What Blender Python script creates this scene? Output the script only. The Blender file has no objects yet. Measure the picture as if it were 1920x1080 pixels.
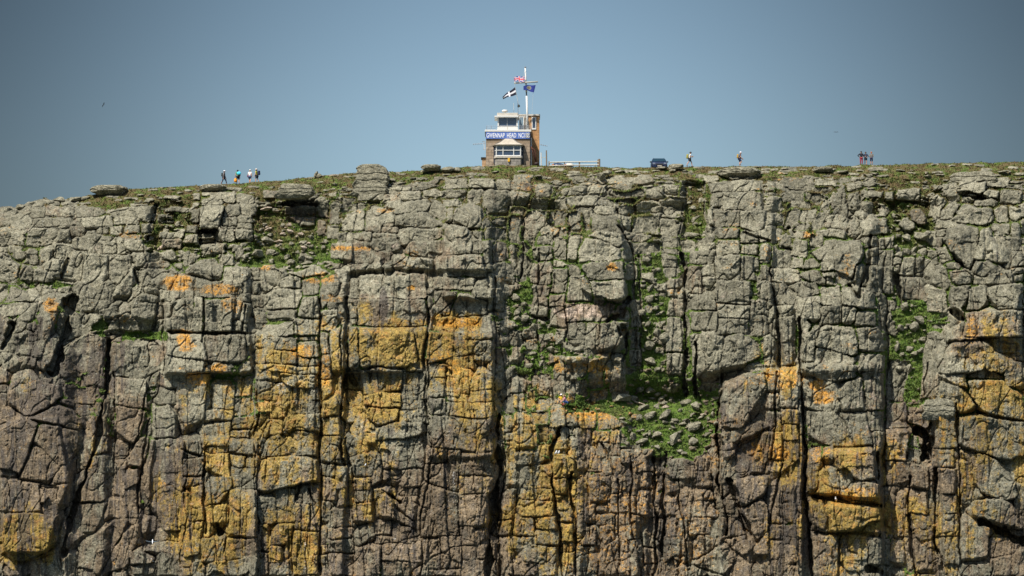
import bpy, bmesh, math, random
import numpy as np
from mathutils import Vector, Matrix
random.seed(7)
rng = np.random.default_rng(11)
SC = bpy.context.scene
COL = SC.collection
# ------------------------------------------------------------------ camera (telephoto from a boat)
CAM = Vector((0.0, -400.0, -52.0))
LENS = 120.0
PITCH = math.radians(5.35)
cd = bpy.data.cameras.new("camera"); cam = bpy.data.objects.new("camera", cd); COL.objects.link(cam)
cd.lens = LENS; cd.sensor_width = 36.0; cd.clip_start = 1.0; cd.clip_end = 20000.0
cam.location = CAM; cam.rotation_euler = (math.pi / 2 + PITCH, 0, 0)
SC.camera = cam
# ------------------------------------------------------------------ sky and sun
SUN_EL, SUN_AZ = math.radians(55), math.radians(-39)      # azimuth measured from behind the camera, to the left
w = bpy.data.worlds.new("World"); SC.world = w; w.use_nodes = True
nt = w.node_tree; nt.nodes.clear()
sky = nt.nodes.new("ShaderNodeTexSky"); sky.sky_type = 'NISHITA'; sky.sun_disc = False
sky.sun_elevation = SUN_EL; sky.air_density = 1.0; sky.dust_density = 1.6; sky.ozone_density = 1.6
sundir = Vector((math.sin(SUN_AZ) * math.cos(SUN_EL), -math.cos(SUN_AZ) * math.cos(SUN_EL), math.sin(SUN_EL)))
sky.sun_rotation = math.atan2(sundir.x, sundir.y)
bg = nt.nodes.new("ShaderNodeBackground"); bg.inputs[1].default_value = 0.085
tc = nt.nodes.new("ShaderNodeTexCoord")
# haze and lens vignette painted into the sky: palest low, darker upward and sideways
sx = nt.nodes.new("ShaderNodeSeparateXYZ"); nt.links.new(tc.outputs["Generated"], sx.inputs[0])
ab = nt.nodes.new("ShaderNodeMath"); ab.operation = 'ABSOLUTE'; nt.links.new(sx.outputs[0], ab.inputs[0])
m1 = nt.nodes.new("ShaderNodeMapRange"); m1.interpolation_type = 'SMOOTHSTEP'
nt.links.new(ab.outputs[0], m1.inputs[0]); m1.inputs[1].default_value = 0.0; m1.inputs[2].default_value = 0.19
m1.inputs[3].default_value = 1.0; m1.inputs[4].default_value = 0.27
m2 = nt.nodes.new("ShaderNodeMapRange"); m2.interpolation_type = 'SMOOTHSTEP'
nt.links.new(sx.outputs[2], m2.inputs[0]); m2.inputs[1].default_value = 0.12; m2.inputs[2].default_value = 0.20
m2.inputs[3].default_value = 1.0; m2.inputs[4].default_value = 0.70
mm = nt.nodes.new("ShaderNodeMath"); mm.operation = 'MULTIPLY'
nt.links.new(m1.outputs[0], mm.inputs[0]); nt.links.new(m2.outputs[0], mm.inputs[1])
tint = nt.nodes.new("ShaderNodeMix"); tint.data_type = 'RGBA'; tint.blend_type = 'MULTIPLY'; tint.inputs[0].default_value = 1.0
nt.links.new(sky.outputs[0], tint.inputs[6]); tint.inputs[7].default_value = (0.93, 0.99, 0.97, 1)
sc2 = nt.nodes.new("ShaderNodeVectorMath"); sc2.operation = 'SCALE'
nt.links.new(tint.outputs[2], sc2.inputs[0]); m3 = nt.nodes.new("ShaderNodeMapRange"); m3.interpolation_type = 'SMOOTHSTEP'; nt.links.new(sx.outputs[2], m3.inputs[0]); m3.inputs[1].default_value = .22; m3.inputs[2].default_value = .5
fm = nt.nodes.new("ShaderNodeMix"); fm.data_type = 'FLOAT'; nt.links.new(m3.outputs[0], fm.inputs[0]); nt.links.new(mm.outputs[0], fm.inputs[2]); fm.inputs[3].default_value = 1.25  # high sky above the view brightened again for more fill light
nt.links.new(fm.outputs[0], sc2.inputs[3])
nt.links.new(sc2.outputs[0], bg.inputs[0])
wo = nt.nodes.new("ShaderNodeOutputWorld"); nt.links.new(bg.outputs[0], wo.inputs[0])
sl = bpy.data.lights.new("sun", 'SUN'); sl.energy = 4.4; sl.angle = math.radians(0.5); sl.color = (1.0, 0.95, 0.87)
so = bpy.data.objects.new("sun", sl); COL.objects.link(so)
so.rotation_euler = sundir.to_track_quat('Z', 'Y').to_euler()
SC.view_settings.view_transform = 'Standard'; SC.view_settings.look = 'None'
SC.view_settings.exposure = 0.58; SC.view_settings.gamma = 1.0
# ------------------------------------------------------------------ helpers
cp, sp = math.cos(PITCH), math.sin(PITCH)
K = 36.0 / LENS / 1920.0
def ray(u, v):
    a = (u - 960.0) * K; b = (540.0 - v) * K
    return a, cp - b * sp, sp + b * cp
def P(u, v, y=0.0):
    a, b, c = ray(u, v); t = (y - CAM.y) / b
    return Vector((CAM.x + a * t, y, CAM.z + c * t))
def sstep(x, a, b):
    t = np.clip((x - a) / (b - a), 0, 1); return t * t * (3 - 2 * t)
def vnoise(u, v, su, sv, seed):
    r = np.random.default_rng(seed); n = 512
    g = r.random((n, n), dtype=np.float32)
    x = u / su + 1000.37; y = v / sv + 1000.11
    xi = np.floor(x).astype(np.int64); yi = np.floor(y).astype(np.int64)
    fx = (x - xi).astype(np.float32); fy = (y - yi).astype(np.float32)
    fx = fx * fx * (3 - 2 * fx); fy = fy * fy * (3 - 2 * fy)
    x0 = xi % n; x1 = (xi + 1) % n; y0 = yi % n; y1 = (yi + 1) % n
    a = g[y0, x0] * (1 - fx) + g[y0, x1] * fx
    b = g[y1, x0] * (1 - fx) + g[y1, x1] * fx
    return (a * (1 - fy) + b * fy) * 2 - 1
def fbm(u, v, su, sv, seed, octv=4, gain=0.5):
    o = 0; a = 1.0; s = 0
    for i in range(octv):
        o = o + a * vnoise(u, v, su / 2**i, sv / 2**i, seed + i * 17); s += a; a *= gain
    return o / s
def cells(u, v, su, sv, seed):
    """jittered cells: nearest id, F1, F2 in cell units and offset to the seed"""
    r = np.random.default_rng(seed); n = 256
    jx = r.random((n, n)).astype(np.float32); jy = r.random((n, n)).astype(np.float32)
    x = (u / su + 500).astype(np.float32); y = (v / sv + 500).astype(np.float32)
    xi = np.floor(x).astype(np.int32); yi = np.floor(y).astype(np.int32)
    F1 = np.full(x.shape, 9.0, np.float32); F2 = F1.copy(); ID = np.zeros(x.shape, np.int32)
    DX = np.zeros_like(F1); DY = np.zeros_like(F1)
    for dy in (-1, 0, 1):
        for dx in (-1, 0, 1):
            cx = xi + dx; cy = yi + dy
            a = x - (cx + jx[cy % n, cx % n]); b = y - (cy + jy[cy % n, cx % n])
            d = np.maximum(np.abs(a), np.abs(b)) * 0.7 + 0.3 * np.sqrt(a * a + b * b)
            up = d < F1
            F2 = np.where(up, F1, np.minimum(F2, d)); ID = np.where(up, (cy % n) * n + cx % n, ID)
            DX = np.where(up, a, DX); DY = np.where(up, b, DY); F1 = np.where(up, d, F1)
    return ID, F1, F2, DX, DY
def tag(o, label=None, cat=None, group=None, kind=None):
    if label: o["label"] = label
    if cat: o["category"] = cat
    if group: o["group"] = group
    if kind: o["kind"] = kind
    return o
# ------------------------------------------------------------------ materials
def mat(name, col, rough=0.7, metal=0.0, var=0.12, scale=6.0, bump=0.0, bscale=30.0, spec=0.4):
    m = bpy.data.materials.new(name); m.use_nodes = True; t = m.node_tree; b = t.nodes["Principled BSDF"]
    b.inputs["Roughness"].default_value = rough; b.inputs["Metallic"].default_value = metal
    b.inputs["Specular IOR Level"].default_value = spec
    g = t.nodes.new("ShaderNodeTexCoord"); n = t.nodes.new("ShaderNodeTexNoise"); n.inputs["Scale"].default_value = scale
    n.inputs["Detail"].default_value = 5; t.links.new(g.outputs["Object"], n.inputs["Vector"])
    mx = t.nodes.new("ShaderNodeMix"); mx.data_type = 'RGBA'
    mx.inputs[6].default_value = (*[c * (1 - var) for c in col], 1); mx.inputs[7].default_value = (*[min(1, c * (1 + var)) for c in col], 1)
    t.links.new(n.outputs["Fac"], mx.inputs[0]); t.links.new(mx.outputs[2], b.inputs["Base Color"])
    if bump > 0:
        n2 = t.nodes.new("ShaderNodeTexNoise"); n2.inputs["Scale"].default_value = bscale; n2.inputs["Detail"].default_value = 4
        t.links.new(g.outputs["Object"], n2.inputs["Vector"])
        bp = t.nodes.new("ShaderNodeBump"); bp.inputs["Strength"].default_value = bump; bp.inputs["Distance"].default_value = 0.05
        t.links.new(n2.outputs["Fac"], bp.inputs["Height"]); t.links.new(bp.outputs[0], b.inputs["Normal"])
    return m
def masonry(name, c1, c2, mortar, bw, bh, ms=0.02):
    m = bpy.data.materials.new(name); m.use_nodes = True; t = m.node_tree; b = t.nodes["Principled BSDF"]; b.inputs["Roughness"].default_value = 0.9
    g = t.nodes.new("ShaderNodeTexCoord"); mp = t.nodes.new("ShaderNodeMapping"); mp.inputs["Rotation"].default_value = (math.pi / 2, 0, 0)
    sxx = t.nodes.new("ShaderNodeSeparateXYZ"); cxx = t.nodes.new("ShaderNodeCombineXYZ")
    ad = t.nodes.new("ShaderNodeMath"); ad.operation = 'ADD'
    t.links.new(g.outputs["Object"], sxx.inputs[0]); t.links.new(sxx.outputs[0], ad.inputs[0]); t.links.new(sxx.outputs[1], ad.inputs[1])
    t.links.new(ad.outputs[0], cxx.inputs[0]); t.links.new(sxx.outputs[2], cxx.inputs[1])
    br = t.nodes.new("ShaderNodeTexBrick"); br.inputs["Scale"].default_value = 1.0; br.inputs["Brick Width"].default_value = bw
    br.inputs["Row Height"].default_value = bh; br.inputs["Mortar Size"].default_value = ms
    br.inputs["Color1"].default_value = (*c1, 1); br.inputs["Color2"].default_value = (*c2, 1); br.inputs["Mortar"].default_value = (*mortar, 1)
    t.links.new(cxx.outputs[0], br.inputs["Vector"])
    n = t.nodes.new("ShaderNodeTexNoise"); n.inputs["Scale"].default_value = 3.0; n.inputs["Detail"].default_value = 6
    t.links.new(g.outputs["Object"], n.inputs["Vector"])
    mr = t.nodes.new("ShaderNodeMapRange"); mr.inputs[1].default_value = 0.3; mr.inputs[2].default_value = 0.7; mr.inputs[3].default_value = 0.65; mr.inputs[4].default_value = 1.3
    t.links.new(n.outputs["Fac"], mr.inputs[0])
    vs = t.nodes.new("ShaderNodeVectorMath"); vs.operation = 'SCALE'; t.links.new(br.outputs["Color"], vs.inputs[0]); t.links.new(mr.outputs[0], vs.inputs[3])
    t.links.new(vs.outputs[0], b.inputs["Base Color"])
    return m
class NG:
    """tiny node-graph writer"""
    def __init__(s, t): s.t = t
    def n(s, k, **kw):
        x = s.t.nodes.new(k)
        for a, b in kw.items(): setattr(x, a, b)
        return x
    def noise(s, vec, scale, detail=4, rough=0.55, dist=0.0):
        x = s.n("ShaderNodeTexNoise"); x.inputs["Scale"].default_value = scale; x.inputs["Detail"].default_value = detail
        x.inputs["Roughness"].default_value = rough; x.inputs["Distortion"].default_value = dist
        s.t.links.new(vec, x.inputs["Vector"]); return x.outputs["Fac"]
    def rng(s, f, a, b, c=0.0, d=1.0):
        x = s.n("ShaderNodeMapRange"); s.t.links.new(f, x.inputs[0])
        for i, q in enumerate((a, b, c, d)): x.inputs[i + 1].default_value = q
        return x.outputs[0]
    def math(s, op, a, b=None):
        x = s.n("ShaderNodeMath", operation=op)
        for i, q in enumerate((a, b)):
            if q is None: continue
            if isinstance(q, (int, float)): x.inputs[i].default_value = q
            else: s.t.links.new(q, x.inputs[i])
        return x.outputs[0]
    def mix(s, f, a, b, mode='MIX'):
        x = s.n("ShaderNodeMix", data_type='RGBA', blend_type=mode)
        for i, q in ((0, f), (6, a), (7, b)):
            if isinstance(q, (int, float)): x.inputs[i].default_value = q
            elif isinstance(q, tuple): x.inputs[i].default_value = (*q, 1)
            else: s.t.links.new(q, x.inputs[i])
        return x.outputs[2]
    def attr(s, name):
        x = s.n("ShaderNodeAttribute"); x.attribute_name = name
        y = s.n("ShaderNodeSeparateColor"); s.t.links.new(x.outputs["Color"], y.inputs[0]); return y.outputs
def rock_material():
    m = bpy.data.materials.new("granite"); m.use_nodes = True; t = m.node_tree; b = t.nodes["Principled BSDF"]
    b.inputs["Roughness"].default_value = 0.92; b.inputs["Specular IOR Level"].default_value = 0.15
    g = NG(t); pos = g.n("ShaderNodeNewGeometry").outputs["Position"]
    mp = g.n("ShaderNodeMapping"); mp.inputs["Scale"].default_value = (1.0, 1.0, 0.22); t.links.new(pos, mp.inputs["Vector"]); stv = mp.outputs[0]
    A = g.attr("lichen"); B = g.attr("cover"); Cc = g.attr("stain")
    big = g.noise(pos, 0.35, 5, 0.6); mid = g.noise(pos, 1.7, 5, 0.65); fine = g.noise(pos, 6.5, 4, 0.7); grit = g.noise(pos, 17.0, 3, 0.7)
    # grey green lichened granite
    c = g.mix(g.rng(big, .38, .62), (.122, .113, .075), (.180, .165, .112))
    c = g.mix(g.rng(mid, .42, .60), c, (.225, .209, .150))
    c = g.mix(g.math('MULTIPLY', g.rng(mid, .50, .36), .6), c, (.090, .088, .068))
    # fresh pink brown rock low on the cliff
    tan = g.mix(g.rng(mid, .35, .65), (.108, .079, .049), (.205, .155, .098))
    tan = g.mix(g.math('MULTIPLY', g.rng(g.noise(stv, 1.1, 4, .6), .50, .62), .75), tan, (.066, .056, .046))
    c = g.mix(g.rng(g.math('ADD', A[2], g.math('MULTIPLY', g.math('ADD', g.noise(stv, 1.5, 5, .65), -0.5), 1.7)), .25, .75, 0, .95), c, tan)
    # ochre crust, orange crust, pale fresh scars, dark streaks
    och = g.mix(g.rng(mid, .35, .65), (.140, .098, .024), (.310, .205, .042))
    och = g.mix(g.math('MULTIPLY', g.rng(g.noise(pos, 1.0, 5, .6), .52, .62), .6), och, (.33, .155, .035))
    rag = g.noise(pos, 3.2, 7, .78)
    f = g.rng(g.math('ADD', A[0], g.math('ADD', g.math('MULTIPLY', g.math('ADD', mid, -0.5), 1.5), g.math('MULTIPLY', g.math('ADD', rag, -0.5), 1.6))), .36, .72)
    c = g.mix(g.math('MULTIPLY', f, .85), c, och)
    f = g.rng(g.math('ADD', g.math('MULTIPLY', A[1], .9), g.math('ADD', g.math('MULTIPLY', g.math('ADD', g.noise(pos, 1.5, 5, .65), -0.5), 1.8), g.math('MULTIPLY', g.math('ADD', rag, -0.5), 1.8))), .46, .86)
    c = g.mix(g.math('MULTIPLY', f, .85), c, g.mix(g.rng(rag, .4, .6), (.34, .150, .024), (.50, .250, .036)))
    c = g.mix(g.math('MULTIPLY', Cc[0], .85), c, (.42, .33, .255))
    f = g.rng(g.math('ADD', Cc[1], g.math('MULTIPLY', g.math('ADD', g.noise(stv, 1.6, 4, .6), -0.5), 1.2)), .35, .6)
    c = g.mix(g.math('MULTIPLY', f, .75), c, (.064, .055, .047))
    f = g.rng(g.math('ADD', B[1], g.math('MULTIPLY', g.math('ADD', g.noise(pos, 4.0, 4, .6), -0.5), 1.1)), .42, .60)
    c = g.mix(g.math('MULTIPLY', f, .85), c, (.66, .66, .64))
    # pale lichen freckles and gritty grain
    fr = g.rng(g.noise(pos, 4.3, 3, .6), .635, .69)
    c = g.mix(g.math('MULTIPLY', fr, g.rng(B[2], 0, 1, .55, .25)), c, (.40, .40, .36))
    hs = g.n("ShaderNodeVectorMath", operation='SCALE'); t.links.new(c, hs.inputs[0])
    gr = g.math('MULTIPLY', g.rng(fine, .36, .64, .50, 1.50), g.rng(grit, .34, .66, .62, 1.38))
    gr = g.math('MULTIPLY', gr, g.rng(B[2], 0, 1, .72, 1.28))
    t.links.new(gr, hs.inputs[3]); c = hs.outputs[0]
    # soil and turf
    soil = g.mix(g.rng(mid, .4, .6), (.075, .050, .032), (.155, .110, .065))
    gn = g.mix(g.rng(g.noise(pos, 2.2, 5, .7), .38, .64), (.045, .088, .013), (.115, .180, .028))
    gn = g.mix(g.math('MULTIPLY', Cc[2], g.rng(g.noise(pos, .9, 5, .65), .36, .54)), gn, (.105, .078, .034))
    ff = g.rng(g.noise(pos, 3.5, 4, .65), .56, .66)
    gn = g.mix(g.math('MULTIPLY', ff, .8), gn, soil)
    f = g.rng(g.math('ADD', B[0], g.math('MULTIPLY', g.math('ADD', g.noise(pos, 2.4, 5, .65), -0.5), .9)), .42, .56)
    c = g.mix(f, c, gn)
    t.links.new(c, b.inputs["Base Color"])
    h = g.math('ADD', g.math('MULTIPLY', fine, .55), g.math('MULTIPLY', grit, .25)); h = g.math('ADD', h, g.math('MULTIPLY', mid, .15))
    bp = g.n("ShaderNodeBump"); bp.inputs["Strength"].default_value = 0.85; bp.inputs["Distance"].default_value = 0.17
    t.links.new(h, bp.inputs["Height"]); t.links.new(bp.outputs[0], b.inputs["Normal"])
    return m
ROCK = rock_material()
# ------------------------------------------------------------------ the joints of the cliff, traced block by block
# tile origin in photo pixels, 2.7 units per pixel; "x0 y0 x1 y1 [d]" is a squared block, longer rows are outlines, d = metres it stands forward
T = {}
T[(0, 300)] = """0 250 50 330|50 255 105 305|60 235 145 268|150 205 215 240|165 240 228 298|230 228 318 285|318 232 382 285 .3|235 195 310 228|320 198 405 235
390 262 430 235 500 232 540 262 500 290 400 290 .4|556 262 640 230 805 222 800 262 770 320 590 300|405 300 580 272 585 340 420 345 .3|585 275 705 330 .2|640 330 715 375|715 320 770 372
495 325 560 370|560 330 625 375|170 300 290 345|290 300 355 345|70 305 168 348 .3|60 352 150 405|0 350 60 400|165 340 232 350 235 420 200 435 148 420|50 395 135 430|265 365 335 412|340 335 430 390|0 400 50 440
370 385 470 368 575 372 560 410 470 460 365 450 .3|445 415 520 470|520 400 592 400 585 465 520 470|590 390 635 475|638 400 730 460|630 380 720 405|55 430 120 470|70 460 140 505|140 460 205 520|205 460 260 520
0 480 40 475 105 540 110 610 60 635 0 625 .9|140 540 185 565 180 620 115 620 110 580 .4|185 565 270 630 .4|240 520 325 497 300 600 265 600 228 565 .3|345 475 430 470 405 550 400 610 310 605|425 475 540 475 535 590 495 650 400 620 410 550 .4
545 480 640 485 640 570 600 610 560 620|365 650 400 610 495 655 480 700 370 690|495 610 560 700|575 680 665 545 670 640 660 685 .4|730 515 850 555|675 475 735 480 735 520 710 540 680 535 .3
810 360 935 400|825 395 925 455 .3|820 465 880 450 905 485 905 525 830 500 .4|960 160 1010 205|960 205 1005 250|1010 160 1075 195|1010 195 1130 240 .7|1060 165 1200 220|1195 165 1290 220|1085 135 1230 160 .3
1008 238 1145 235 1140 260 1105 355 1010 350 1.1|960 250 1008 320 .5|1140 240 1215 300 .3|1130 300 1200 345|1200 290 1278 330|1120 345 1190 365|1195 333 1275 355|1220 215 1296 290|1105 355 1190 420 .3|1190 358 1275 412 .3|950 345 1005 378|940 378 1000 430
1035 435 1140 490 .3|1110 485 1185 530|1170 435 1230 475|1185 465 1240 505|960 540 1000 517 1135 525 1130 600 965 580 .4|1138 540 1200 545 1265 580 1255 615 1130 610 .2|720 555 740 550 905 570 900 640 875 670 720 640 .2
690 690 740 675 795 700 795 750 770 860 645 865 .5|665 650 720 640 700 700 670 700|870 610 910 600 990 610 975 700 870 695 .6|1010 615 1100 620 1205 690 1200 697 1000 690 .8|865 702 975 865 .5|985 695 1025 695 1020 865 940 865 .5|1035 700 1205 700 1195 780 1170 865 1030 865 .9
1215 700 1245 710 1215 800 1185 820 .3|1240 720 1270 825 .3|1200 830 1255 875|1260 790 1296 880|850 875 1030 885 1040 1010 845 985 .6|1045 885 1235 1015 .6|835 995 1035 1015 1035 1080 830 1080 .4|1080 1025 1160 1075|1010 1048 1055 1075|1240 890 1296 960|1220 1015 1265 1080
570 935 660 925 670 1000 650 1080 570 1080 .3|665 940 740 1050 .3|740 945 800 1050 .2|800 920 838 920 830 1080 800 1060 .3|0 625 60 640 50 690 0 730 .3|20 725 70 650 140 690 145 725 .3|145 690 195 725|0 735 115 800|115 740 190 740 100 880 60 880|0 760 50 800 55 850 0 930 .6
230 740 300 745 290 780 210 1005 160 1000 165 880 1.0|245 700 270 680 345 690 300 745 240 735 .5|310 800 380 770 450 820 440 890 310 930 -.3|365 680 430 690 460 760 380 770|40 900 130 870 180 880 160 1000 40 980|520 760 600 740 620 790 560 850 530 800|555 800 615 865|610 750 675 860
280 980 430 890 565 905 520 1080 250 1080 -.2|0 975 60 985 120 1030 30 1070 0 1080|120 1005 170 1040|1140 610 1230 640|600 240 720 275|860 240 900 262 .3|560 480 600 500|470 300 560 320|300 500 340 560"""
T[(480, 300)] = """30 140 135 195|130 185 140 140 200 128 285 150 300 180 280 195 150 205 1.2|140 225 295 285|145 275 190 290 210 290 290 280 295 330 200 325 .4|300 195 362 290 .3|345 130 400 152|350 155 400 185|428 180 485 235|360 215 415 325 .4|300 295 345 375|345 325 410 400|420 235 510 260
510 122 660 200 .5|415 360 430 290 500 245 548 250 545 355 .6|550 360 550 260 590 245 655 255 650 300 640 375 .5|650 170 740 215|670 190 745 240 .2|740 150 840 195|785 150 840 105 920 82 945 90 920 125 860 150 .5|850 140 950 180|950 90 1070 140|1070 85 1205 140 1|930 140 1060 190|1060 150 1130 195
1205 85 1290 145|1135 190 1185 150 1275 150 1270 270 1180 265 .3|695 270 730 230 830 195 895 215 870 255 700 275 .4|890 195 960 220 965 300 890 260 .2|640 270 700 340|700 330 720 285 855 255 885 300 950 325 900 335 .3|640 335 720 375|610 370 720 400
575 450 600 400 710 380 740 430 730 465 600 460 .4|720 375 770 350 920 340 945 345 940 390 780 400 740 430 .6|780 420 800 400 945 395 940 470 900 495 780 470 .2|400 365 450 410|450 370 590 415|375 415 480 500 .5|480 455 620 515|620 465 690 530|690 495 765 545|745 565 790 505 860 500 870 560 .2|490 410 580 450 .2
995 300 1005 245 1080 232 1135 250 1140 345 1060 345 .9|970 240 1000 300|950 480 970 345 1060 345 1095 420 1090 480 .7|1095 380 1140 370 1155 480 1100 475 .3|1140 310 1190 350|1190 305 1270 345 .3|1165 345 1270 410|1150 415 1205 530|1200 430 1265 510|920 485 1160 590 .8|900 590 1110 655 .5|1095 650 1110 620 1160 600 1170 700 1110 690 .5|1170 530 1260 500 1290 560 1285 610 1180 570
900 670 1020 665 975 780 905 790 .4|1020 675 1100 680 1170 710 1165 780 980 780 .6|860 655 900 780|850 500 900 650 .3|750 545 850 580|525 580 865 705 1.3|475 600 525 700 .6|515 712 850 840 .8|480 715 515 840 .4|550 545 605 575|480 530 550 575
475 850 520 850 525 1050 470 1050 .9|525 850 790 860 840 1050 525 1050 1|795 865 855 860 860 1050 840 1000 .8|910 800 1000 780 1085 835 1080 860 1010 880 910 850 .5|1040 790 1190 900 .3|880 885 1000 875 1090 930 1085 970 960 1020 885 1040 .8|1090 910 1190 1010 .4|965 990 1090 1050 .5|890 1040 980 1080 .4
1170 575 1230 640|1175 640 1230 750 .3|1235 640 1290 690|45 540 75 532 170 580 60 670 35 640 .5|60 690 110 660 225 655 240 690 200 750 60 755 .5|100 650 130 615 190 585 230 600 225 650 .3|235 610 300 600 325 640 320 680 240 690 .3|240 700 320 685 325 760 320 805 210 790 .6|55 760 200 800 .3|195 805 320 820 320 890 190 880 .5|65 830 190 830 190 880 110 900 .3|0 770 60 850|0 870 60 950 .2
175 575 290 540 360 555 370 570 230 600 .3|335 760 330 650 380 580 430 590 420 680 .3|365 700 420 765|330 770 415 870 .3|435 600 470 680|430 690 468 790|50 900 200 965 .2|190 890 320 910|200 920 310 915 315 990 210 990 .4|45 970 125 1035 .3|125 970 215 1035 .3|0 970 45 1040 .3|210 990 315 1035 .2|0 1040 320 1080 .4|330 870 378 975 .3|335 980 380 1070 .5|385 860 435 1060 .4|445 850 470 1050 .5"""
T[(960, 300)] = """0 65 90 110|0 105 85 150|0 150 80 155 70 235 0 235 .2|0 235 65 275|105 120 190 180 .3|85 180 180 250 .2|65 300 90 250 180 255 170 330 110 430 55 410|0 280 50 425|205 185 275 245 .3|275 68 350 95|410 65 440 68 475 110 465 125 430 105 .6|495 80 715 120 .6|490 135 540 110 635 110 600 150 .3|260 140 370 180|270 180 330 220|330 190 440 230 .2|395 135 470 175|560 50 700 75|510 150 670 185|670 150 760 200 .2|760 130 830 165
430 240 480 225 520 240 530 275 440 275|430 200 520 230|525 220 625 260|625 215 690 208 750 235 740 265 630 270 .4|605 280 745 370 .5|530 275 600 285 600 360 560 330|750 205 885 235|755 280 880 300 .4|750 305 835 380|395 360 420 290 530 280 565 370 450 360 .2|390 380 420 350 560 370 575 405 540 435 450 400 1.1|340 450 380 400 460 405 545 450 550 495 500 510 345 510 .5|355 535 400 510 560 500 570 570 575 595 400 600 .8|400 610 575 600 585 670 540 700 420 690 1.3
285 395 340 500 .2|115 480 140 445 200 440 215 500 130 520 .6|100 550 140 520 205 515 200 570 130 630 95 620 .2|130 575 190 635 .2|105 640 190 690 .3|100 690 190 790 .4|200 550 285 670 .5|200 675 278 740 .3|205 740 280 835|290 575 370 570 415 660 410 715 290 710 .2|285 730 500 815 -.2|290 820 380 900 -.2|380 820 445 900 -.1|465 820 590 815 590 850 550 950 440 960 440 900 .9|590 700 650 850 .2|500 800 560 750 590 760 590 810 -.3
220 345 280 400|150 350 215 420|140 390 215 440 .2|220 410 280 500|565 410 610 500|570 525 630 600|0 430 30 530|30 480 70 610|600 370 685 415|605 415 755 470|760 330 865 390|765 390 850 450 .3|760 450 850 485|755 490 830 545 .3|760 555 830 590|780 600 830 650 .2|785 655 830 690|860 415 920 470 .4|920 400 1010 430|930 425 1020 465 .2|890 460 1020 530 .3|890 530 955 680 .3|955 525 1025 590 .2|960 590 1030 640
975 70 1060 110|1065 60 1130 40 1230 45 1265 70 1240 100 1100 95 1.3|1010 120 1120 160 .3|1110 110 1250 165 .3|1070 170 1250 260 .5|1005 170 1070 235 .3|985 240 1020 330 .3|1025 265 1140 345 .3|1140 280 1190 255 1270 270 1265 350 1220 370 1145 345 .6|1030 350 1140 410 .5|1150 375 1240 425 .3|1240 370 1296 420|1030 415 1150 480 .4|1155 430 1240 480 .2|1030 485 1155 600 .6|1160 485 1230 600 .3|1250 430 1296 520|1260 525 1296 605
1035 605 1200 715 .7|900 680 1030 760 .2|1040 725 1200 790 .4|905 770 1040 860 .3|1040 800 1200 880 .3|905 880 1000 870 1080 900 1060 1020 905 1050 .4|1060 1050 1080 900 1160 865 1240 920 1260 1000 1200 1040 .9|1255 615 1296 700|1205 700 1230 860|1230 780 1270 890|1200 1040 1296 1080|910 1030 1060 1080|780 710 860 800 .2|785 800 855 980 .6|785 985 855 1080 .5|830 670 885 710|605 900 650 970|590 860 640 900|600 970 655 1050|0 860 55 940|60 855 140 905|75 910 140 960 .2|0 945 45 1010|200 990 380 1030 .3|215 1040 380 1080 .3|380 1005 480 1080 .3|480 1050 520 1015 580 1030 580 1080 490 1080 .4
100 20 200 40 -.1|660 480 700 520 .2|650 570 720 600|880 680 950 700|620 215 640 260|210 250 270 340|210 345 280 395|1205 490 1250 560|1245 610 1290 660"""
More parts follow.
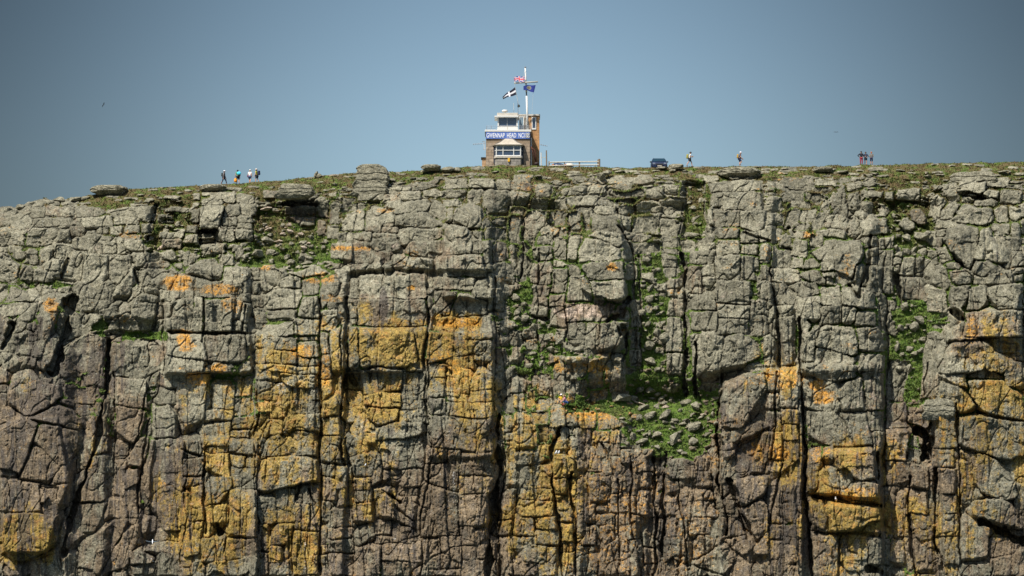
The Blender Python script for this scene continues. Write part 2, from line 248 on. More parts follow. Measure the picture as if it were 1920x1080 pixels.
T[(1440, 300)] = """60 85 230 140 .6|230 90 345 125 .5|90 130 320 152|60 40 160 75|60 155 180 210 .2|180 160 250 200|110 205 210 240|300 180 380 125 400 200 390 240 320 250 .3|400 110 480 150|480 108 555 135|265 250 320 150 340 155 290 260|595 155 650 220 .3|650 145 770 215 .3|495 40 580 65|480 155 590 200
960 130 975 80 1080 52 1145 70 1140 105 1110 120 1.2|960 115 1110 170 1.2|1100 165 1180 195 .3|1110 95 1230 140|1150 120 1296 150|1190 150 1296 215 .3|870 130 950 195|1060 195 1170 240|75 360 130 240 170 250 160 320 110 360 .4|160 250 250 320 .2|130 320 220 370|210 370 255 260 310 265 280 360|290 300 360 265 410 290 400 330 310 335 .4|300 310 410 360|410 315 460 370|460 300 610 375 .4|460 265 490 300|720 300 725 250 775 245 815 290 805 335 730 320 .8|665 340 690 295 750 320 760 355 700 370 .6|815 205 880 290|750 365 830 405 .3|860 305 960 340|880 255 950 300|930 300 1000 250 1130 250 1140 310 1090 330 940 310 .6|1160 240 1225 320|1230 240 1296 300|1140 320 1230 380|1240 330 1296 400
905 400 925 340 1010 330 1070 345 1040 500 1020 545 940 470 1.0|1050 440 1070 350 1110 355 1215 450 1225 520 1045 490 .8|1135 375 1215 440 .3|1220 390 1296 465 .2|1215 460 1296 545 .2|860 345 910 380|1040 560 1060 510 1130 500 1180 560 1090 585 .6|1120 565 1240 620 .5|1045 580 1120 620|915 550 1000 540 1040 570 1040 610 960 625 .4|850 430 920 430 930 490 890 520|835 610 850 530 910 530 925 620 900 660 .4|905 515 980 545|1235 545 1296 580|1250 580 1296 615
110 365 210 410 .3|110 480 140 400 205 415 200 500 .5|60 390 125 455|240 360 390 400 .5|230 470 290 430 370 410 470 430 470 500 430 600 370 590 340 520 260 510 1.3|480 395 550 440|555 395 635 455 .2|500 445 550 535 .3|555 460 640 555 .3|510 545 640 680 .5|450 540 510 650|30 460 120 540|30 545 160 620|130 490 185 540 .3|170 550 190 500 240 505 260 540 .4|260 515 350 570 .6|265 575 340 605 .3|155 580 230 555 290 610 280 640 230 630 .4|125 640 150 615 240 620 255 680 180 710 .5|0 620 90 740 .2
255 655 365 740 .4|370 660 470 650 540 690 550 760 470 760 380 740 .8|265 740 370 830 .4|370 760 450 830 .3|450 785 560 850 .5|560 650 620 760 640 900 560 870 .2|155 690 260 810 .3|35 805 125 800 130 1030 50 1040 .6|20 740 120 795 .4|250 880 290 835 420 870 455 910 450 980 420 990 240 940 .9|170 880 245 850 240 1020 170 1015 .5|245 950 300 950 430 1000 430 1060 240 1030 .5|455 860 550 850 580 880 575 980 460 960 .6|460 990 585 1075 .4|180 1035 440 1080 .6
680 500 745 590 .2|745 500 795 590 .2|800 500 850 590|680 600 800 710 .6|640 500 685 540|800 640 900 780 .2|590 710 645 765|910 730 930 640 1030 620 1020 700 970 770 .6|1020 640 1110 625 1120 700 1080 760 1020 760 .6|1125 660 1160 630 1296 625 1296 750 1180 750 1140 700 .8|1010 780 1100 760 1296 760 1296 890 1250 905 1000 890 1.2|930 870 980 810 1000 820 975 885 .2|900 870 970 915 .7|800 880 850 865 900 900 900 1080 780 1080 780 1000 .5|900 960 960 905 1060 900 1120 960 1100 1080 900 1080 1.1|1100 920 1160 960 1260 1060 1260 1080 1110 1080 .8|1150 910 1250 970 .3|1255 910 1296 1020 .4|590 800 620 860"""
T[(0, 680)] = """40 160 80 90 150 60 290 110 300 170 240 230 130 270 50 200 .6|200 40 300 100|330 130 480 120 480 210 440 215 330 180 -.3|300 20 400 70 -.3|400 50 500 120 -.3|0 215 80 240 150 275 60 330 0 345 .2|160 280 290 215 370 240 405 300 390 330 280 310 .5|0 360 60 320 130 285 200 310 170 420 110 570 0 540 .8|200 315 385 340 395 380 350 520 290 520 240 420 190 400 .6|110 590 180 430 230 430 290 530 250 600 .4|290 520 370 480 340 600 260 610 .4|0 545 60 530 110 560 80 580 0 575|290 190 340 175 375 200 370 225 .3|365 210 450 260
0 595 50 750 .4|50 600 115 745 .4|115 610 200 745 .4|205 635 290 710 .3|290 620 340 720 .3|10 800 40 765 120 755 300 775 290 900 210 960 100 1010 50 1000 10 900 1.4|0 1025 80 1030 80 1080 0 1080|90 1030 290 960 300 1080 90 1080 -.2|580 0 700 0 760 50 720 75 580 70 .3|580 80 745 215 .5|580 215 730 225 735 250 680 400 640 395 580 330 .6|835 0 960 120 .5|805 180 830 125 890 130 900 200 810 200 .3|475 200 575 275|465 260 530 350|440 430 450 360 530 360 540 440 450 470 .2|440 470 570 570 .3|580 400 640 470|380 600 420 540 520 580 525 690 500 705 375 705 .5
645 440 690 370 745 365 740 450 710 520 640 520 .5|615 600 630 540 695 535 700 600 640 660 .3|780 370 790 220 850 205 885 250 895 370 .7|900 60 970 50 1060 55 1060 180 1030 280 940 330 890 220 .7|735 560 760 385 900 380 935 400 930 480 905 600 910 840 830 850 790 740 720 640 .8|700 345 750 290 745 360|700 620 720 570 755 700 740 730|550 585 575 630|525 780 540 700 600 690 640 740 630 780 .2|640 690 690 810|360 720 500 720 530 710 480 850 370 860 .3|310 880 370 780 430 870 330 960 .2|400 1040 430 920 560 800 640 780 600 900 500 1080 .4|600 900 690 800 700 900 640 1040 520 1080 .2|730 790 780 860|800 850 915 895|740 960 850 895 915 900 910 980 .3|810 960 920 1080 .3|645 960 700 950 790 1010 760 1040 660 1020 .4|660 1040 800 1010 780 1080 680 1080 .2
945 390 1010 470|925 475 1025 560 .5|905 570 1040 610 .6|1045 460 1160 460 1150 580 1080 560 1050 530 .5|1035 320 1170 290 1160 420 1040 410 .5|1170 270 1270 330 .4|1160 335 1270 370 .5|1160 380 1275 455 .6|1180 180 1260 265 .4|1075 110 1190 235 .4|1035 240 1180 290 .5|1190 80 1260 175 .3|1080 0 1160 50 .2|905 640 965 805 .6|970 620 1035 800 .7|1040 620 1060 590 1160 570 1160 620 1110 720 1035 730 .9|1165 530 1296 640 .7|1060 415 1160 455 .3|1170 470 1235 530 .4|1240 480 1296 530 .5|1155 640 1210 880 .6|1210 640 1296 880 .7|915 820 940 960 .3|945 805 1020 970 .6|1030 735 1060 890 .3|1060 735 1145 820 .4|1020 890 1140 1010 .5|1145 895 1296 1000 .5|920 980 1000 1030|1060 1020 1160 1000 1160 1080 1050 1080 .4|1165 1000 1296 975 1296 1080 1165 1080 .6|905 1035 970 1080 .3"""
T[(480, 680)] = """0 20 75 90 .3|75 40 120 100|110 55 300 60 315 90 290 125 140 125 .6|175 125 315 185 .4|80 105 170 190|0 105 78 190 .2|165 190 315 255 .5|0 200 70 250|105 195 165 275|0 255 105 280|140 260 320 340 .5|45 290 140 350 .2|330 90 385 80 385 140 330 180 .5|330 200 400 165 415 190 415 260 330 275 .5|330 280 425 360 .4|335 0 380 75 .5|35 470 70 360 110 355 170 460 100 475 .6|190 345 300 395 .3|215 390 300 430 .3|205 430 300 470 .4|150 390 210 445|20 530 60 480 200 475 300 500 310 600 230 620 80 630 10 640 1
335 365 430 500 .5|435 290 460 500 .2|440 255 550 300 .2|460 360 555 350 560 440 480 470 460 420 .4|535 50 600 28 750 50 745 130 690 140 555 160 1.0|750 55 835 155 .7|840 55 880 190 .3|550 170 640 135 745 150 745 215 690 220 555 210 .9|750 160 850 235 .6|560 230 600 222 735 235 720 290 640 310 580 290 .8|740 240 850 300 .6|610 390 620 330 740 300 840 300 835 360 740 385 .8|550 275 600 350 .3|560 350 610 400 .3|460 60 530 140 -.8|460 140 550 220 -.8|620 395 760 395 730 450 720 535 660 530 640 460 .3|730 540 725 460 760 410 840 385 845 540 .3|755 385 840 440 .3|480 480 540 455 640 455 640 510 600 580 490 570 .9|590 520 650 515 640 600 590 620 .5|490 580 585 640 .7|495 640 585 700 .7|495 700 585 800 .6
330 560 335 520 400 515 400 570 350 580 .3|400 520 475 640 .4|335 590 400 700 .3|330 700 380 800 .2|655 545 740 600|740 550 840 630 .2|600 640 670 640 685 720 710 790 620 770 .8|700 710 750 675 820 680 810 790 .2|740 640 830 675|690 740 810 790 800 830 710 790 .3|370 740 490 830 .4|375 830 490 885 .3|895 30 960 25 965 80 895 80 .3|965 20 1075 150 .4|1080 70 1110 40 1220 35 1215 130 1080 140 .7|895 85 960 180 .2|1080 135 1210 200 .5|965 155 1070 195 .5|890 190 960 265 .2|965 200 1090 270 .5|1090 200 1220 190 1225 270 1100 275 .6|880 280 1000 280 1110 290 1110 450 990 430 880 430 .5|1110 285 1195 455 .6|860 440 960 440 960 510 850 520 .2|850 520 970 515 1000 650 850 600 .4|970 450 1030 650 .3|1040 460 1190 575 .5|1040 580 1190 670 .4|1040 670 1170 820 .3|845 610 1000 660 1030 660 1030 880 840 870 .5|840 890 930 1050 .3|930 885 1030 1040 .3|1040 830 1110 1000 .2|1110 850 1165 1000 .2|840 1050 1030 1080 .4|1035 1000 1165 1080
5 670 105 810 .6|105 640 200 810 .3|5 815 60 815 60 960 5 960 .5|60 930 110 820 190 820 185 920 .6|5 965 50 1080 .4|55 930 125 1020 .5|60 1010 190 1080 .3|200 630 320 720|195 715 265 845 .3|270 700 320 840 .2|195 855 260 1080 .3|262 855 320 1080 .3|330 830 368 960|375 890 500 960 .4|375 970 500 1080 .3|505 860 580 805 600 880 520 930 .4|510 930 630 925 620 1080 510 1080 .5|600 810 690 870 .3|690 820 795 910 .2|610 885 690 915 .4|635 920 715 1000 .2|715 910 830 1000 .3|630 1005 740 1080|740 1000 830 1080 .2|330 970 368 1080|1235 30 1290 180 .2|1200 470 1250 670 -.6|1235 660 1296 800 .5|1230 800 1296 880 .5|1210 900 1296 1080 .2|500 700 560 730"""
T[(960, 680)] = """0 80 80 150 .4|5 150 75 230 .5|80 140 125 220 .2|130 50 190 160|100 60 135 120|215 0 380 70 .2|215 25 330 80 .3|385 0 470 130|475 0 580 110 .6|335 90 390 165|500 100 580 155 .3|510 155 595 205 .5|400 140 490 190|290 150 330 200 .3|120 185 190 230|195 225 275 325 .4|280 250 335 320 .2|350 245 430 330 .4|435 240 520 270 580 330 440 340|10 265 95 310 .4|105 250 190 310 .3|5 310 130 420 .3|135 310 200 400 .2|210 330 290 400 -.4|225 440 240 380 290 370 300 440 -.2|330 325 410 400|410 345 500 400|510 345 555 420 .3|5 455 150 450 185 490 140 520 10 510 .6|135 420 205 470 .2|60 525 205 640 .8|215 475 320 590 .9|215 590 280 670 .6|50 640 210 700 .6|50 705 210 780 .7|225 680 300 800 .7|280 600 320 680 .3|30 785 120 880 .5|130 785 218 850 .5|120 850 230 920 .4|240 815 300 900 .5|235 900 300 960 .3|10 890 100 950 .3|60 930 170 1010 .4|170 930 215 1020 .2|10 1010 215 1080 .2|245 960 305 1080 .5
340 450 430 540|445 405 555 480 .2|480 480 555 570|390 580 500 700 .2|510 570 550 660|500 670 560 770|565 570 640 680 .2|565 680 635 770 .3|625 445 715 560 .2|630 560 710 640|645 655 715 770 .2|325 610 385 720|340 725 410 820 .4|345 830 410 930 .5|320 940 410 980 .2|330 1080 330 980 400 970 440 1000 430 1080 .2|415 740 480 760 .2|420 780 525 830 .4|440 840 520 825 520 900 450 950 .4|415 830 435 930|445 980 480 920 540 900 545 1000 520 1080 440 1080 .4|525 785 585 870 .3|540 870 595 960 .3|595 780 655 900 .4|605 900 660 1080 .5|550 965 600 1080 .4|665 865 730 930 .3|670 935 730 1010 .3|680 1010 740 1080 .3|780 500 860 485 920 510 930 590 800 590 775 560 .4|925 480 990 560 .2|925 560 1010 630 .3|780 600 850 650|890 650 1020 700 .3|840 645 895 720|890 700 1020 780 .3|890 785 1000 870 .2|775 880 850 990 .3|1000 800 1060 900 .2|760 690 820 760|830 710 880 790|840 790 885 880|940 870 1080 880 950 990 940 900 .3|890 1080 960 990 1090 910 1140 980 1060 1080 .6|1080 890 1180 860 1220 920 1160 1000 .4
1035 150 1080 100 1200 60 1290 50 1296 130 1200 180 1200 260 1150 330 1070 320 1050 250 1.2|1070 420 1060 360 1150 340 1250 300 1296 320 1200 350 1100 400 .5|1110 480 1150 410 1240 370 1220 470 1190 560 1110 580 -.8|1215 510 1260 360 1296 350 1296 480 1270 550 1210 540 .8|1120 600 1180 570 1296 575 1296 650 1180 715 1140 700 1.0|1160 740 1250 700 1296 720 1296 860 1230 885 1180 820 .8|1220 930 1296 850 1296 970 1230 960 .5|1060 690 1120 760|1080 880 1100 800 1130 830 1180 860 .2"""
T[(1440, 680)] = """0 50 60 150 .3|0 170 60 240 .4|0 260 65 345 .4|0 350 65 480 .6|0 500 80 550|65 30 155 230 .6|70 245 160 310 .4|80 310 150 390 .5|75 400 160 380 165 480 90 540 .6|175 30 200 10 350 10 440 40 430 80 260 80 1.0|170 100 220 80 340 85 345 150 330 170 370 220 350 245 180 220 .6|340 150 400 100 470 80 485 240 380 240 .7|470 60 500 50 590 60 590 240 510 250 .6|200 240 340 245 370 330 440 420 300 420 210 360 .6|380 260 490 270 530 420 440 420 .7|505 250 590 350|530 350 590 470 .2|595 0 700 195|600 195 710 330 .5|600 335 710 500 .6|205 500 205 450 260 430 270 490|265 490 290 420 330 420 330 500 .4|330 440 430 430 530 440 545 590 480 600 360 560 330 480 1.3|205 660 210 500 260 500 250 640 .3|260 560 340 550 370 600 360 680 260 690 .6|380 630 480 605 570 620 560 710 440 700 360 670 1.2
225 830 225 710 270 705 300 800 290 850 .4|300 710 440 705 560 740 580 800 520 810 400 860 320 850 1.1|490 810 560 870|240 880 360 1080 .6|370 880 495 1000 .5|500 885 625 1020 .6|385 990 500 1060 .3|560 1030 625 1080 .2|565 850 610 890 .4|555 520 600 620|600 500 660 620 .2|660 510 725 610 .3|580 630 650 800|730 530 805 640 .7|720 660 805 770 .3|620 900 690 1000 .2|730 770 830 850 .3|750 840 830 1050 .3|685 900 710 820 740 900 730 1060 .2|830 265 960 430 .4|830 435 945 530 .3|850 540 945 660 .4|850 665 960 760 .3|860 760 965 870 .3|870 880 985 1030 .3|710 270 790 215 840 215 840 290 800 330 715 300 1.2|710 420 745 350 760 430 -1|705 510 715 430 770 450 760 520 -.6
850 200 880 110 960 130 1050 220 1000 260 860 240 .8|870 60 1000 60 1010 130 960 120 .3|1010 100 1200 90 1296 200 1296 300 1100 270 1040 200 .9|1100 20 1220 90 1180 90 1010 80|1200 0 1296 130 .6|780 0 870 180 .2|970 410 980 290 1050 275 1296 310 1296 490 1160 480 1060 440 1.1|975 450 1060 460 1050 540 .4|1060 450 1160 490 1220 560 1296 700 1180 690 1090 650 1040 560 .8|960 500 1050 680|1040 740 1060 690 1180 690 1296 760 1296 850 1150 790 1050 770 1.2|975 790 1130 830 1120 980 990 1000 980 900 .4|1120 880 1260 980 -.2|1130 1000 1296 960 1296 1080 1130 1080 .2|970 1020 1130 1080|1050 650 1080 630 1100 670 1060 685 .5|965 650 1020 690"""
# open joints and caves: photo pixels, "x y x y ... / width depth"
SLOTS = """600 560 602 1080 / 5 1.3|650 560 655 690 642 760 645 870 / 6 1.5|800 560 802 700 806 840 / 4 1.2|806 860 790 1000 788 1080 / 3 .8|808 680 808 850 / 4 1|935 780 930 960 914 1080 / 14 2.6|945 830 938 1080 / 5 1.4|1038 840 1044 960 1052 1080 / 6 1.8|1072 890 1076 1080 / 4 1.3|1344 760 1346 800 1350 890 1362 1000 / 9 2.6|1372 900 1385 960 1400 998 / 15 2|1356 700 1346 760 / 5 1.5
1500 600 1502 700 1510 840 1516 1000 1528 1080 / 7 2.2|1445 500 1455 580 1462 690 / 6 1.6|1446 860 1458 700 / 5 1.2|1468 870 1458 930 1444 980 / 5 1.2|1658 440 1662 640 1660 860 / 4 1|1752 880 1750 960 1765 1060 / 6 1.8|1795 760 1800 900 1802 1040 / 3.5 1.1|1712 900 1702 940 1716 1080 / 6 1.3|1322 340 1324 440 / 4 1.2|1278 480 1282 560 1285 740 / 8 2|1302 640 1304 750 / 9 2.2|1275 800 1240 860 / 1 .1|1302 700 1310 752 / 8 1.6
1225 860 1228 1080 / 6 1.6|1186 860 1186 960 1203 1080 / 3.5 1.1|1268 900 1290 1060 / 4 1.2|1130 830 1150 890 / 4 1.1|1160 900 1165 1060 / 3 1|1100 760 1100 1080 / 2 .5|1243 850 1240 1040 / 7 1.4|1360 1080 1305 1060 / 3 .8|985 420 975 520 / 5 1.4|1010 470 1014 640 / 3 .9|1065 400 1064 640 / 3 1|1160 420 1185 470 1188 560 / 4 1.2|1176 560 1165 590 1140 600 / 14 2.2|1165 610 1180 650 1170 680 / 10 1.8|1128 600 1120 650 / 2.5 1|1197 480 1204 700 / 4 1
1278 380 1278 560 / 3 .8|132 565 125 620 98 690 / 20 2.4|18 610 4 650 / 12 1.8|122 490 112 525 / 6 1.3|296 385 280 450 / 7 1.4|250 505 258 540 / 5 1.2|210 640 195 740 178 820 140 960 120 1040 / 10 2|212 820 215 900 / 3 1.1|276 780 262 880 256 960 / 4 1.1|285 700 240 860 / 4 1|215 700 212 900 / 3 .9|305 560 306 700 / 3 .8|315 620 460 626 / 5 1.3|385 560 378 640 / 4 1.3|462 570 455 620 / 3 1
375 440 406 438 408 455 376 455 / 14 2.2|530 380 590 382 / 13 2.2|352 850 345 1060 / 3 .9|382 840 384 1000 / 6 1.4|402 985 410 1000 / 14 2|480 700 478 900 484 1000 / 3 1|340 840 382 855 / 3 1|470 690 474 870 / 3 .8|655 690 672 720 / 8 1.4|720 920 745 940 / 11 1.8|645 450 500 452 / 1 .1|1625 500 1615 560 1598 540 / 12 2.2|1630 440 1628 530 / 9 1.6|1686 520 1688 570 / 12 2
1864 400 1858 440 / 6 1.6|1785 470 1820 510 / 7 1.5|1780 585 1810 600 / 16 2.2|1780 640 1920 632 / 4 1.3|1800 368 1850 372 / 9 1.6|1715 810 1735 820 1730 865 / 20 3.2|1748 820 1742 860 / 10 2.4|1700 850 1702 862 / 5 2|1845 975 1880 995 1920 1015 / 20 2.4|1870 1020 1860 1080 / 3 1|1530 935 1600 945 1650 952 / 8 1.8|1630 1065 1648 1070 / 15 1.8|1560 900 1540 860 / 2.5 .8|1645 850 1648 900 / 5 1.6|1475 430 1488 440 / 8 1.4|1465 465 1480 472 / 9 1.4|1830 775 1920 792 / 4 1.3|1740 680 1735 740 / 3 1
1048 800 1040 845 / 9 2|924 520 930 700 926 770 / 3 1|880 430 896 450 / 3 1|1000 590 1028 598 / 6 1.3|1150 590 1165 630 / 7 1.6|1350 640 1450 650 / 1 .1|835 440 850 455 / 2 .6|655 700 655 760 / 4 1|1390 440 1440 455 / 5 1.2|1160 390 1170 430 / 3 1|1236 300 1236 300 / 1 .1|505 830 500 900 / 2 .7|562 910 556 940 / 4 1.1|575 920 590 950 / 4 1.1"""
# larger relief: x0 y0 x1 y1 softness metres-at-top metres-at-bottom
MACRO = """470 620 928 1200 9 .9 2.6|650 560 806 700 5 .9 .9|800 540 925 860 6 .5 .8|340 820 480 1200 8 1.5 2.4|830 380 925 560 8 .8 1.0|940 380 1050 760 16 -1.5 -2.2|1180 380 1290 760 18 -1.5 -2.9|1280 340 1322 470 6 -1.8 -1.8|1090 728 1345 868 24 -2.9 -.2|1505 680 1655 1200 8 1.0 1.6|1655 500 1745 800 14 -1.6 -1.9|1640 380 1760 500 14 -1.4 -1.6|1690 790 1760 860 5 -.6 -.6|200 600 300 1200 10 -1.2 -1.8|-200 560 130 1200 14 1.2 2.0|480 385 620 505 18 -1.6 -1.0|285 385 345 520 12 -1.3 -1.3|310 500 470 700 7 1.0 1.2|1215 860 1245 1080 5 -1.2 -1.2|1060 380 1180 680 8 .8 1.0|1780 420 1920 650 8 .8 .9|1500 420 1640 700 9 .7 .9|1320 330 1450 700 7 .8 1.2|940 780 1090 1200 8 .6 1.2"""
# turf: soft boxes x0 y0 x1 y1 strength (photo pixels)
TURF = """150 374 300 396 .75|270 356 372 392 .8|240 356 470 374 .75|640 330 800 346 .8|1640 316 1765 392 .8|1130 318 1330 342 .7|1450 318 1640 332 .65|1330 314 1450 322 .6|860 314 960 326 .9|590 348 660 362 .7|480 365 540 400 .8|170 352 330 380 .8|230 345 520 352 1|300 350 470 372 .7|420 340 720 347 1|520 335 680 352 1|640 322 830 336 1|820 312 1150 324 1|1130 314 1340 322 1|1000 322 1330 350 .55|1290 322 1325 450 .95|1330 311 1560 317 .8|1500 309 1800 330 .9|1450 322 1640 334 .5|1660 320 1780 350 .85|1750 306 1930 336 .95|1620 340 1770 395 .62|480 390 622 505 1|560 350 640 372 .6|600 380 640 400 .3|280 440 330 480 .8|330 455 470 475 .6|440 490 520 500 .7|300 400 350 440 .6|620 340 680 355 .7|690 345 760 352 .6|30 530 135 542 .8|180 585 240 640 .9|215 622 315 640 .9|190 640 210 800 .5|262 720 290 800 .6|190 740 215 780 .6|255 860 265 940 .5|1005 380 1030 470 .7
960 520 1000 600 .8|960 590 1060 700 .62|1030 650 1110 690 .6|940 620 1000 730 .6|1180 440 1245 745 .82|1180 400 1260 440 .6|1250 480 1280 520 .4|1105 738 1348 795 1|1150 770 1340 828 1|1212 800 1322 862 1|1125 700 1250 760 .9|1280 640 1300 720 .7|1300 560 1330 590 .4|1380 540 1400 560 .4|1400 520 1425 600 .5|1660 560 1745 780 .95|1665 520 1700 600 .7|1680 400 1750 470 .75|1640 400 1700 500 .5|1655 700 1690 755 .5|1100 345 1150 380 .4|1170 430 1200 480 .5|1270 400 1290 480 .4|1130 340 1200 380 .35|1215 850 1290 880 .6|1235 900 1245 960 .4|560 380 600 400 .5|850 335 900 345 .4|1320 440 1340 460 .5|1440 340 1470 380 .4|1430 620 1440 700 .3|1545 590 1560 760 .3|1180 500 1200 620 .8"""
# lichens, bare rock, droppings and darker patches: kind x y rx ry strength
PATCH = """o 730 650 95 48 1|o 560 690 120 50 .52|o 870 690 62 70 .85|o 560 790 110 75 .95|o 440 830 80 80 .8|o 390 950 75 120 .9|o 700 740 130 55 .8|o 560 870 110 60 .9|o 690 890 60 90 .75|o 900 760 60 85 .85|o 540 970 80 95 .7|o 990 850 70 110 .8|o 1062 900 45 75 .9|o 1000 990 85 80 .7|o 1585 885 90 60 .75|o 1600 960 95 50 .95|o 1470 850 60 60 .8|o 1865 840 105 120 .7|o 1810 960 80 90 .6|o 45 1000 60 50 .95|o 1550 1020 100 60 .5|o 1690 1000 70 110 .5|o 420 740 60 50 .6|o 1850 640 60 60 .4|o 620 640 60 40 .5|o 620 720 40 60 .7|o 850 790 90 60 .35|o 20 750 60 40 .4|o 160 800 40 120 .3|o 1430 700 70 40 .5|o 1110 690 80 30 .5|o 1050 790 110 40 .42|o 680 590 20 25 .6|o 860 605 45 18 .9|o 1880 740 60 30 .8|o 480 890 60 60 .4|o 880 930 60 60 .3|o 640 820 60 60 .5
r 335 530 28 16 1|r 410 542 38 12 1|r 435 570 22 16 .8|r 345 635 14 18 .9|r 350 650 16 10 .8|r 412 690 16 10 1|r 600 522 34 12 .9|r 500 500 16 8 .7|r 572 660 30 16 .8|r 860 605 40 10 .9|r 370 710 22 16 .8|r 1085 690 60 12 .8|r 1130 770 90 22 .7|r 1531 722 16 12 1|r 1545 745 24 14 1|r 1460 710 60 20 .6|r 96 572 16 14 1|r 103 590 10 20 .8|r 1075 430 50 18 .5|r 1148 500 10 8 1|r 655 466 46 5 .8|r 720 395 20 5 .7|r 1540 850 20 20 .8|r 1600 930 60 20 .8|r 1440 850 40 24 .8|r 240 440 24 8 .7|r 830 680 40 20 .5|r 610 690 10 40 .8|r 870 700 30 20 .5|r 380 900 40 60 .4|r 1130 345 40 8 .5|r 1010 350 60 20 .4|r 1090 760 110 30 .5|r 1520 440 16 8 .8|r 1360 830 50 60 .5|r 1825 620 12 30 .7|r 1720 860 60 80 .4|r 770 540 8 6 1|r 405 335 20 4 .5|r 1200 990 170 120 .42|r 1180 850 90 40 .35|r 1430 980 60 90 .25|r 1530 1060 60 60 .4|r 1460 330 60 8 .5|r 1170 880 60 30 .3|r 620 560 30 8 .5|r 1020 640 50 10 .5
b 60 880 150 190 .85|b 190 900 110 200 .6|b 320 930 90 130 .6|b 100 720 60 70 .5|b 860 960 110 150 .85|b 740 980 150 120 .75|b 620 1000 160 110 .75|b 1200 980 170 150 .7|b 1440 950 110 190 .85|b 1720 950 120 200 .6|b 1330 900 60 140 .7|b 90 650 60 40 .4|b 560 405 50 14 .7|b 1110 580 60 16 .9|b 230 650 60 40 .3|b 1080 620 60 60 .3|b 1660 860 100 160 .3|b 1880 1020 100 80 .6|b 990 1050 60 40 .5|b 900 560 120 120 .15|b 760 470 90 40 .15|b 1000 600 60 120 .25|b 740 600 90 40 .35|b 1880 640 90 60 .4|b 1250 740 120 60 .3
p 1085 585 55 14 .45|p 552 434 11 7 1|p 527 450 11 6 1|p 520 404 12 8 .9|p 505 430 12 6 .9|p 545 425 8 5 1|p 292 462 16 8 .8|p 745 462 10 7 .4|p 1640 760 40 60 .2
w 526 728 7 16 1|w 851 905 3 40 1|w 855 950 3 40 .8|w 572 1040 4 40 .9|w 740 1015 8 22 .8|w 818 730 14 60 .45|w 870 960 3 40 .6|w 985 1040 30 30 .4|w 740 960 2 14 .9|w 780 780 20 16 .4|w 1700 900 4 10 .5|w 575 755 8 10 .6|w 695 650 14 16 .5|w 770 860 8 14 .4|w 1100 1050 4 30 .5|w 540 720 6 14 .8|w 820 790 16 50 .5|w 1050 980 10 40 .35|w 636 620 4 6 .8|w 860 1000 3 40 .5
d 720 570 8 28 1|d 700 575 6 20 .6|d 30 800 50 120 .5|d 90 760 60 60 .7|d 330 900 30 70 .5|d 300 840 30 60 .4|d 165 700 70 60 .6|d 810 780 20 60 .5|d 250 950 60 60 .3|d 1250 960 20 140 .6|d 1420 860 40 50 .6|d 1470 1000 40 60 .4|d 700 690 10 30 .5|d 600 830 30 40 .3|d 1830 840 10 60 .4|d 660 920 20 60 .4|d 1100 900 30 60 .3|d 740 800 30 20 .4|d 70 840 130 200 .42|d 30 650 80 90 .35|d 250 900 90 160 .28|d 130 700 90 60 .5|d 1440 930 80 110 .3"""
# buttresses with shaped outlines: photo pixels / softness of the top edge, of the other edges, metres forward
MPOLY = """470 700 500 600 560 545 620 500 650 500 650 1250 470 1250 / 40 6 1.3|1345 770 1350 722 1400 692 1460 680 1506 700 1512 1250 1346 1250 / 26 5 2.4|1745 760 1755 650 1800 628 1850 632 1930 690 2120 800 2120 1250 1790 1250 / 30 6 1.6|640 440 700 385 800 365 900 372 925 420 925 510 650 510 / 40 8 1.2|1085 470 1110 395 1165 395 1178 470 1172 560 1120 562 1090 540 / 30 4 1.3|1520 500 1545 460 1590 450 1620 470 1610 530 1580 545 1535 535 / 26 5 .6|1460 560 1500 540 1600 540 1650 580 1660 700 1655 1250 1505 1250 / 30 6 1.2|1780 430 1810 418 1850 425 1900 500 1960 640 1780 640 / 20 6 .9|310 560 330 535 380 525 440 555 470 600 470 700 310 700 / 20 5 .9|60 690 85 580 115 570 132 590 100 700 / 8 4 1.2|0 800 60 770 110 780 130 900 90 1040 0 1040 / 14 5 1.1|655 700 655 612 800 612 800 700 / 4 4 .5|1345 440 1450 400 1460 690 1330 700 / 30 6 .8|210 640 300 635 300 700 270 1100 230 1100 / 10 5 .7|1500 845 1640 840 1655 940 1520 930 / 10 4 1.1|1515 945 1650 948 1655 1000 1525 1000 / 8 4 1.0|1335 880 1400 860 1500 900 1510 1250 1340 1250 / 30 8 .8|960 760 1180 770 1200 900 1210 1250 940 1250 / 30 10 1.0|830 400 900 385 925 410 925 560 830 560 / 20 6 .8"""
SKYLINE = [(-2500, 520), (-700, 440), (-260, 408), (0, 392), (30, 386), (60, 379), (110, 373), (150, 371), (185, 362), (250, 354), (330, 350), (400, 347), (440, 344), (480, 342), (530, 338), (580, 332), (630, 326), (690, 324), (760, 321), (820, 318), (880, 312), (950, 309), (1020, 311), (1100, 314), (1200, 315), (1240, 314), (1300, 313), (1390, 312), (1500, 312), (1600, 310), (1700, 308), (1800, 306), (1920, 304), (2200, 300), (3000, 330), (4500, 420)]
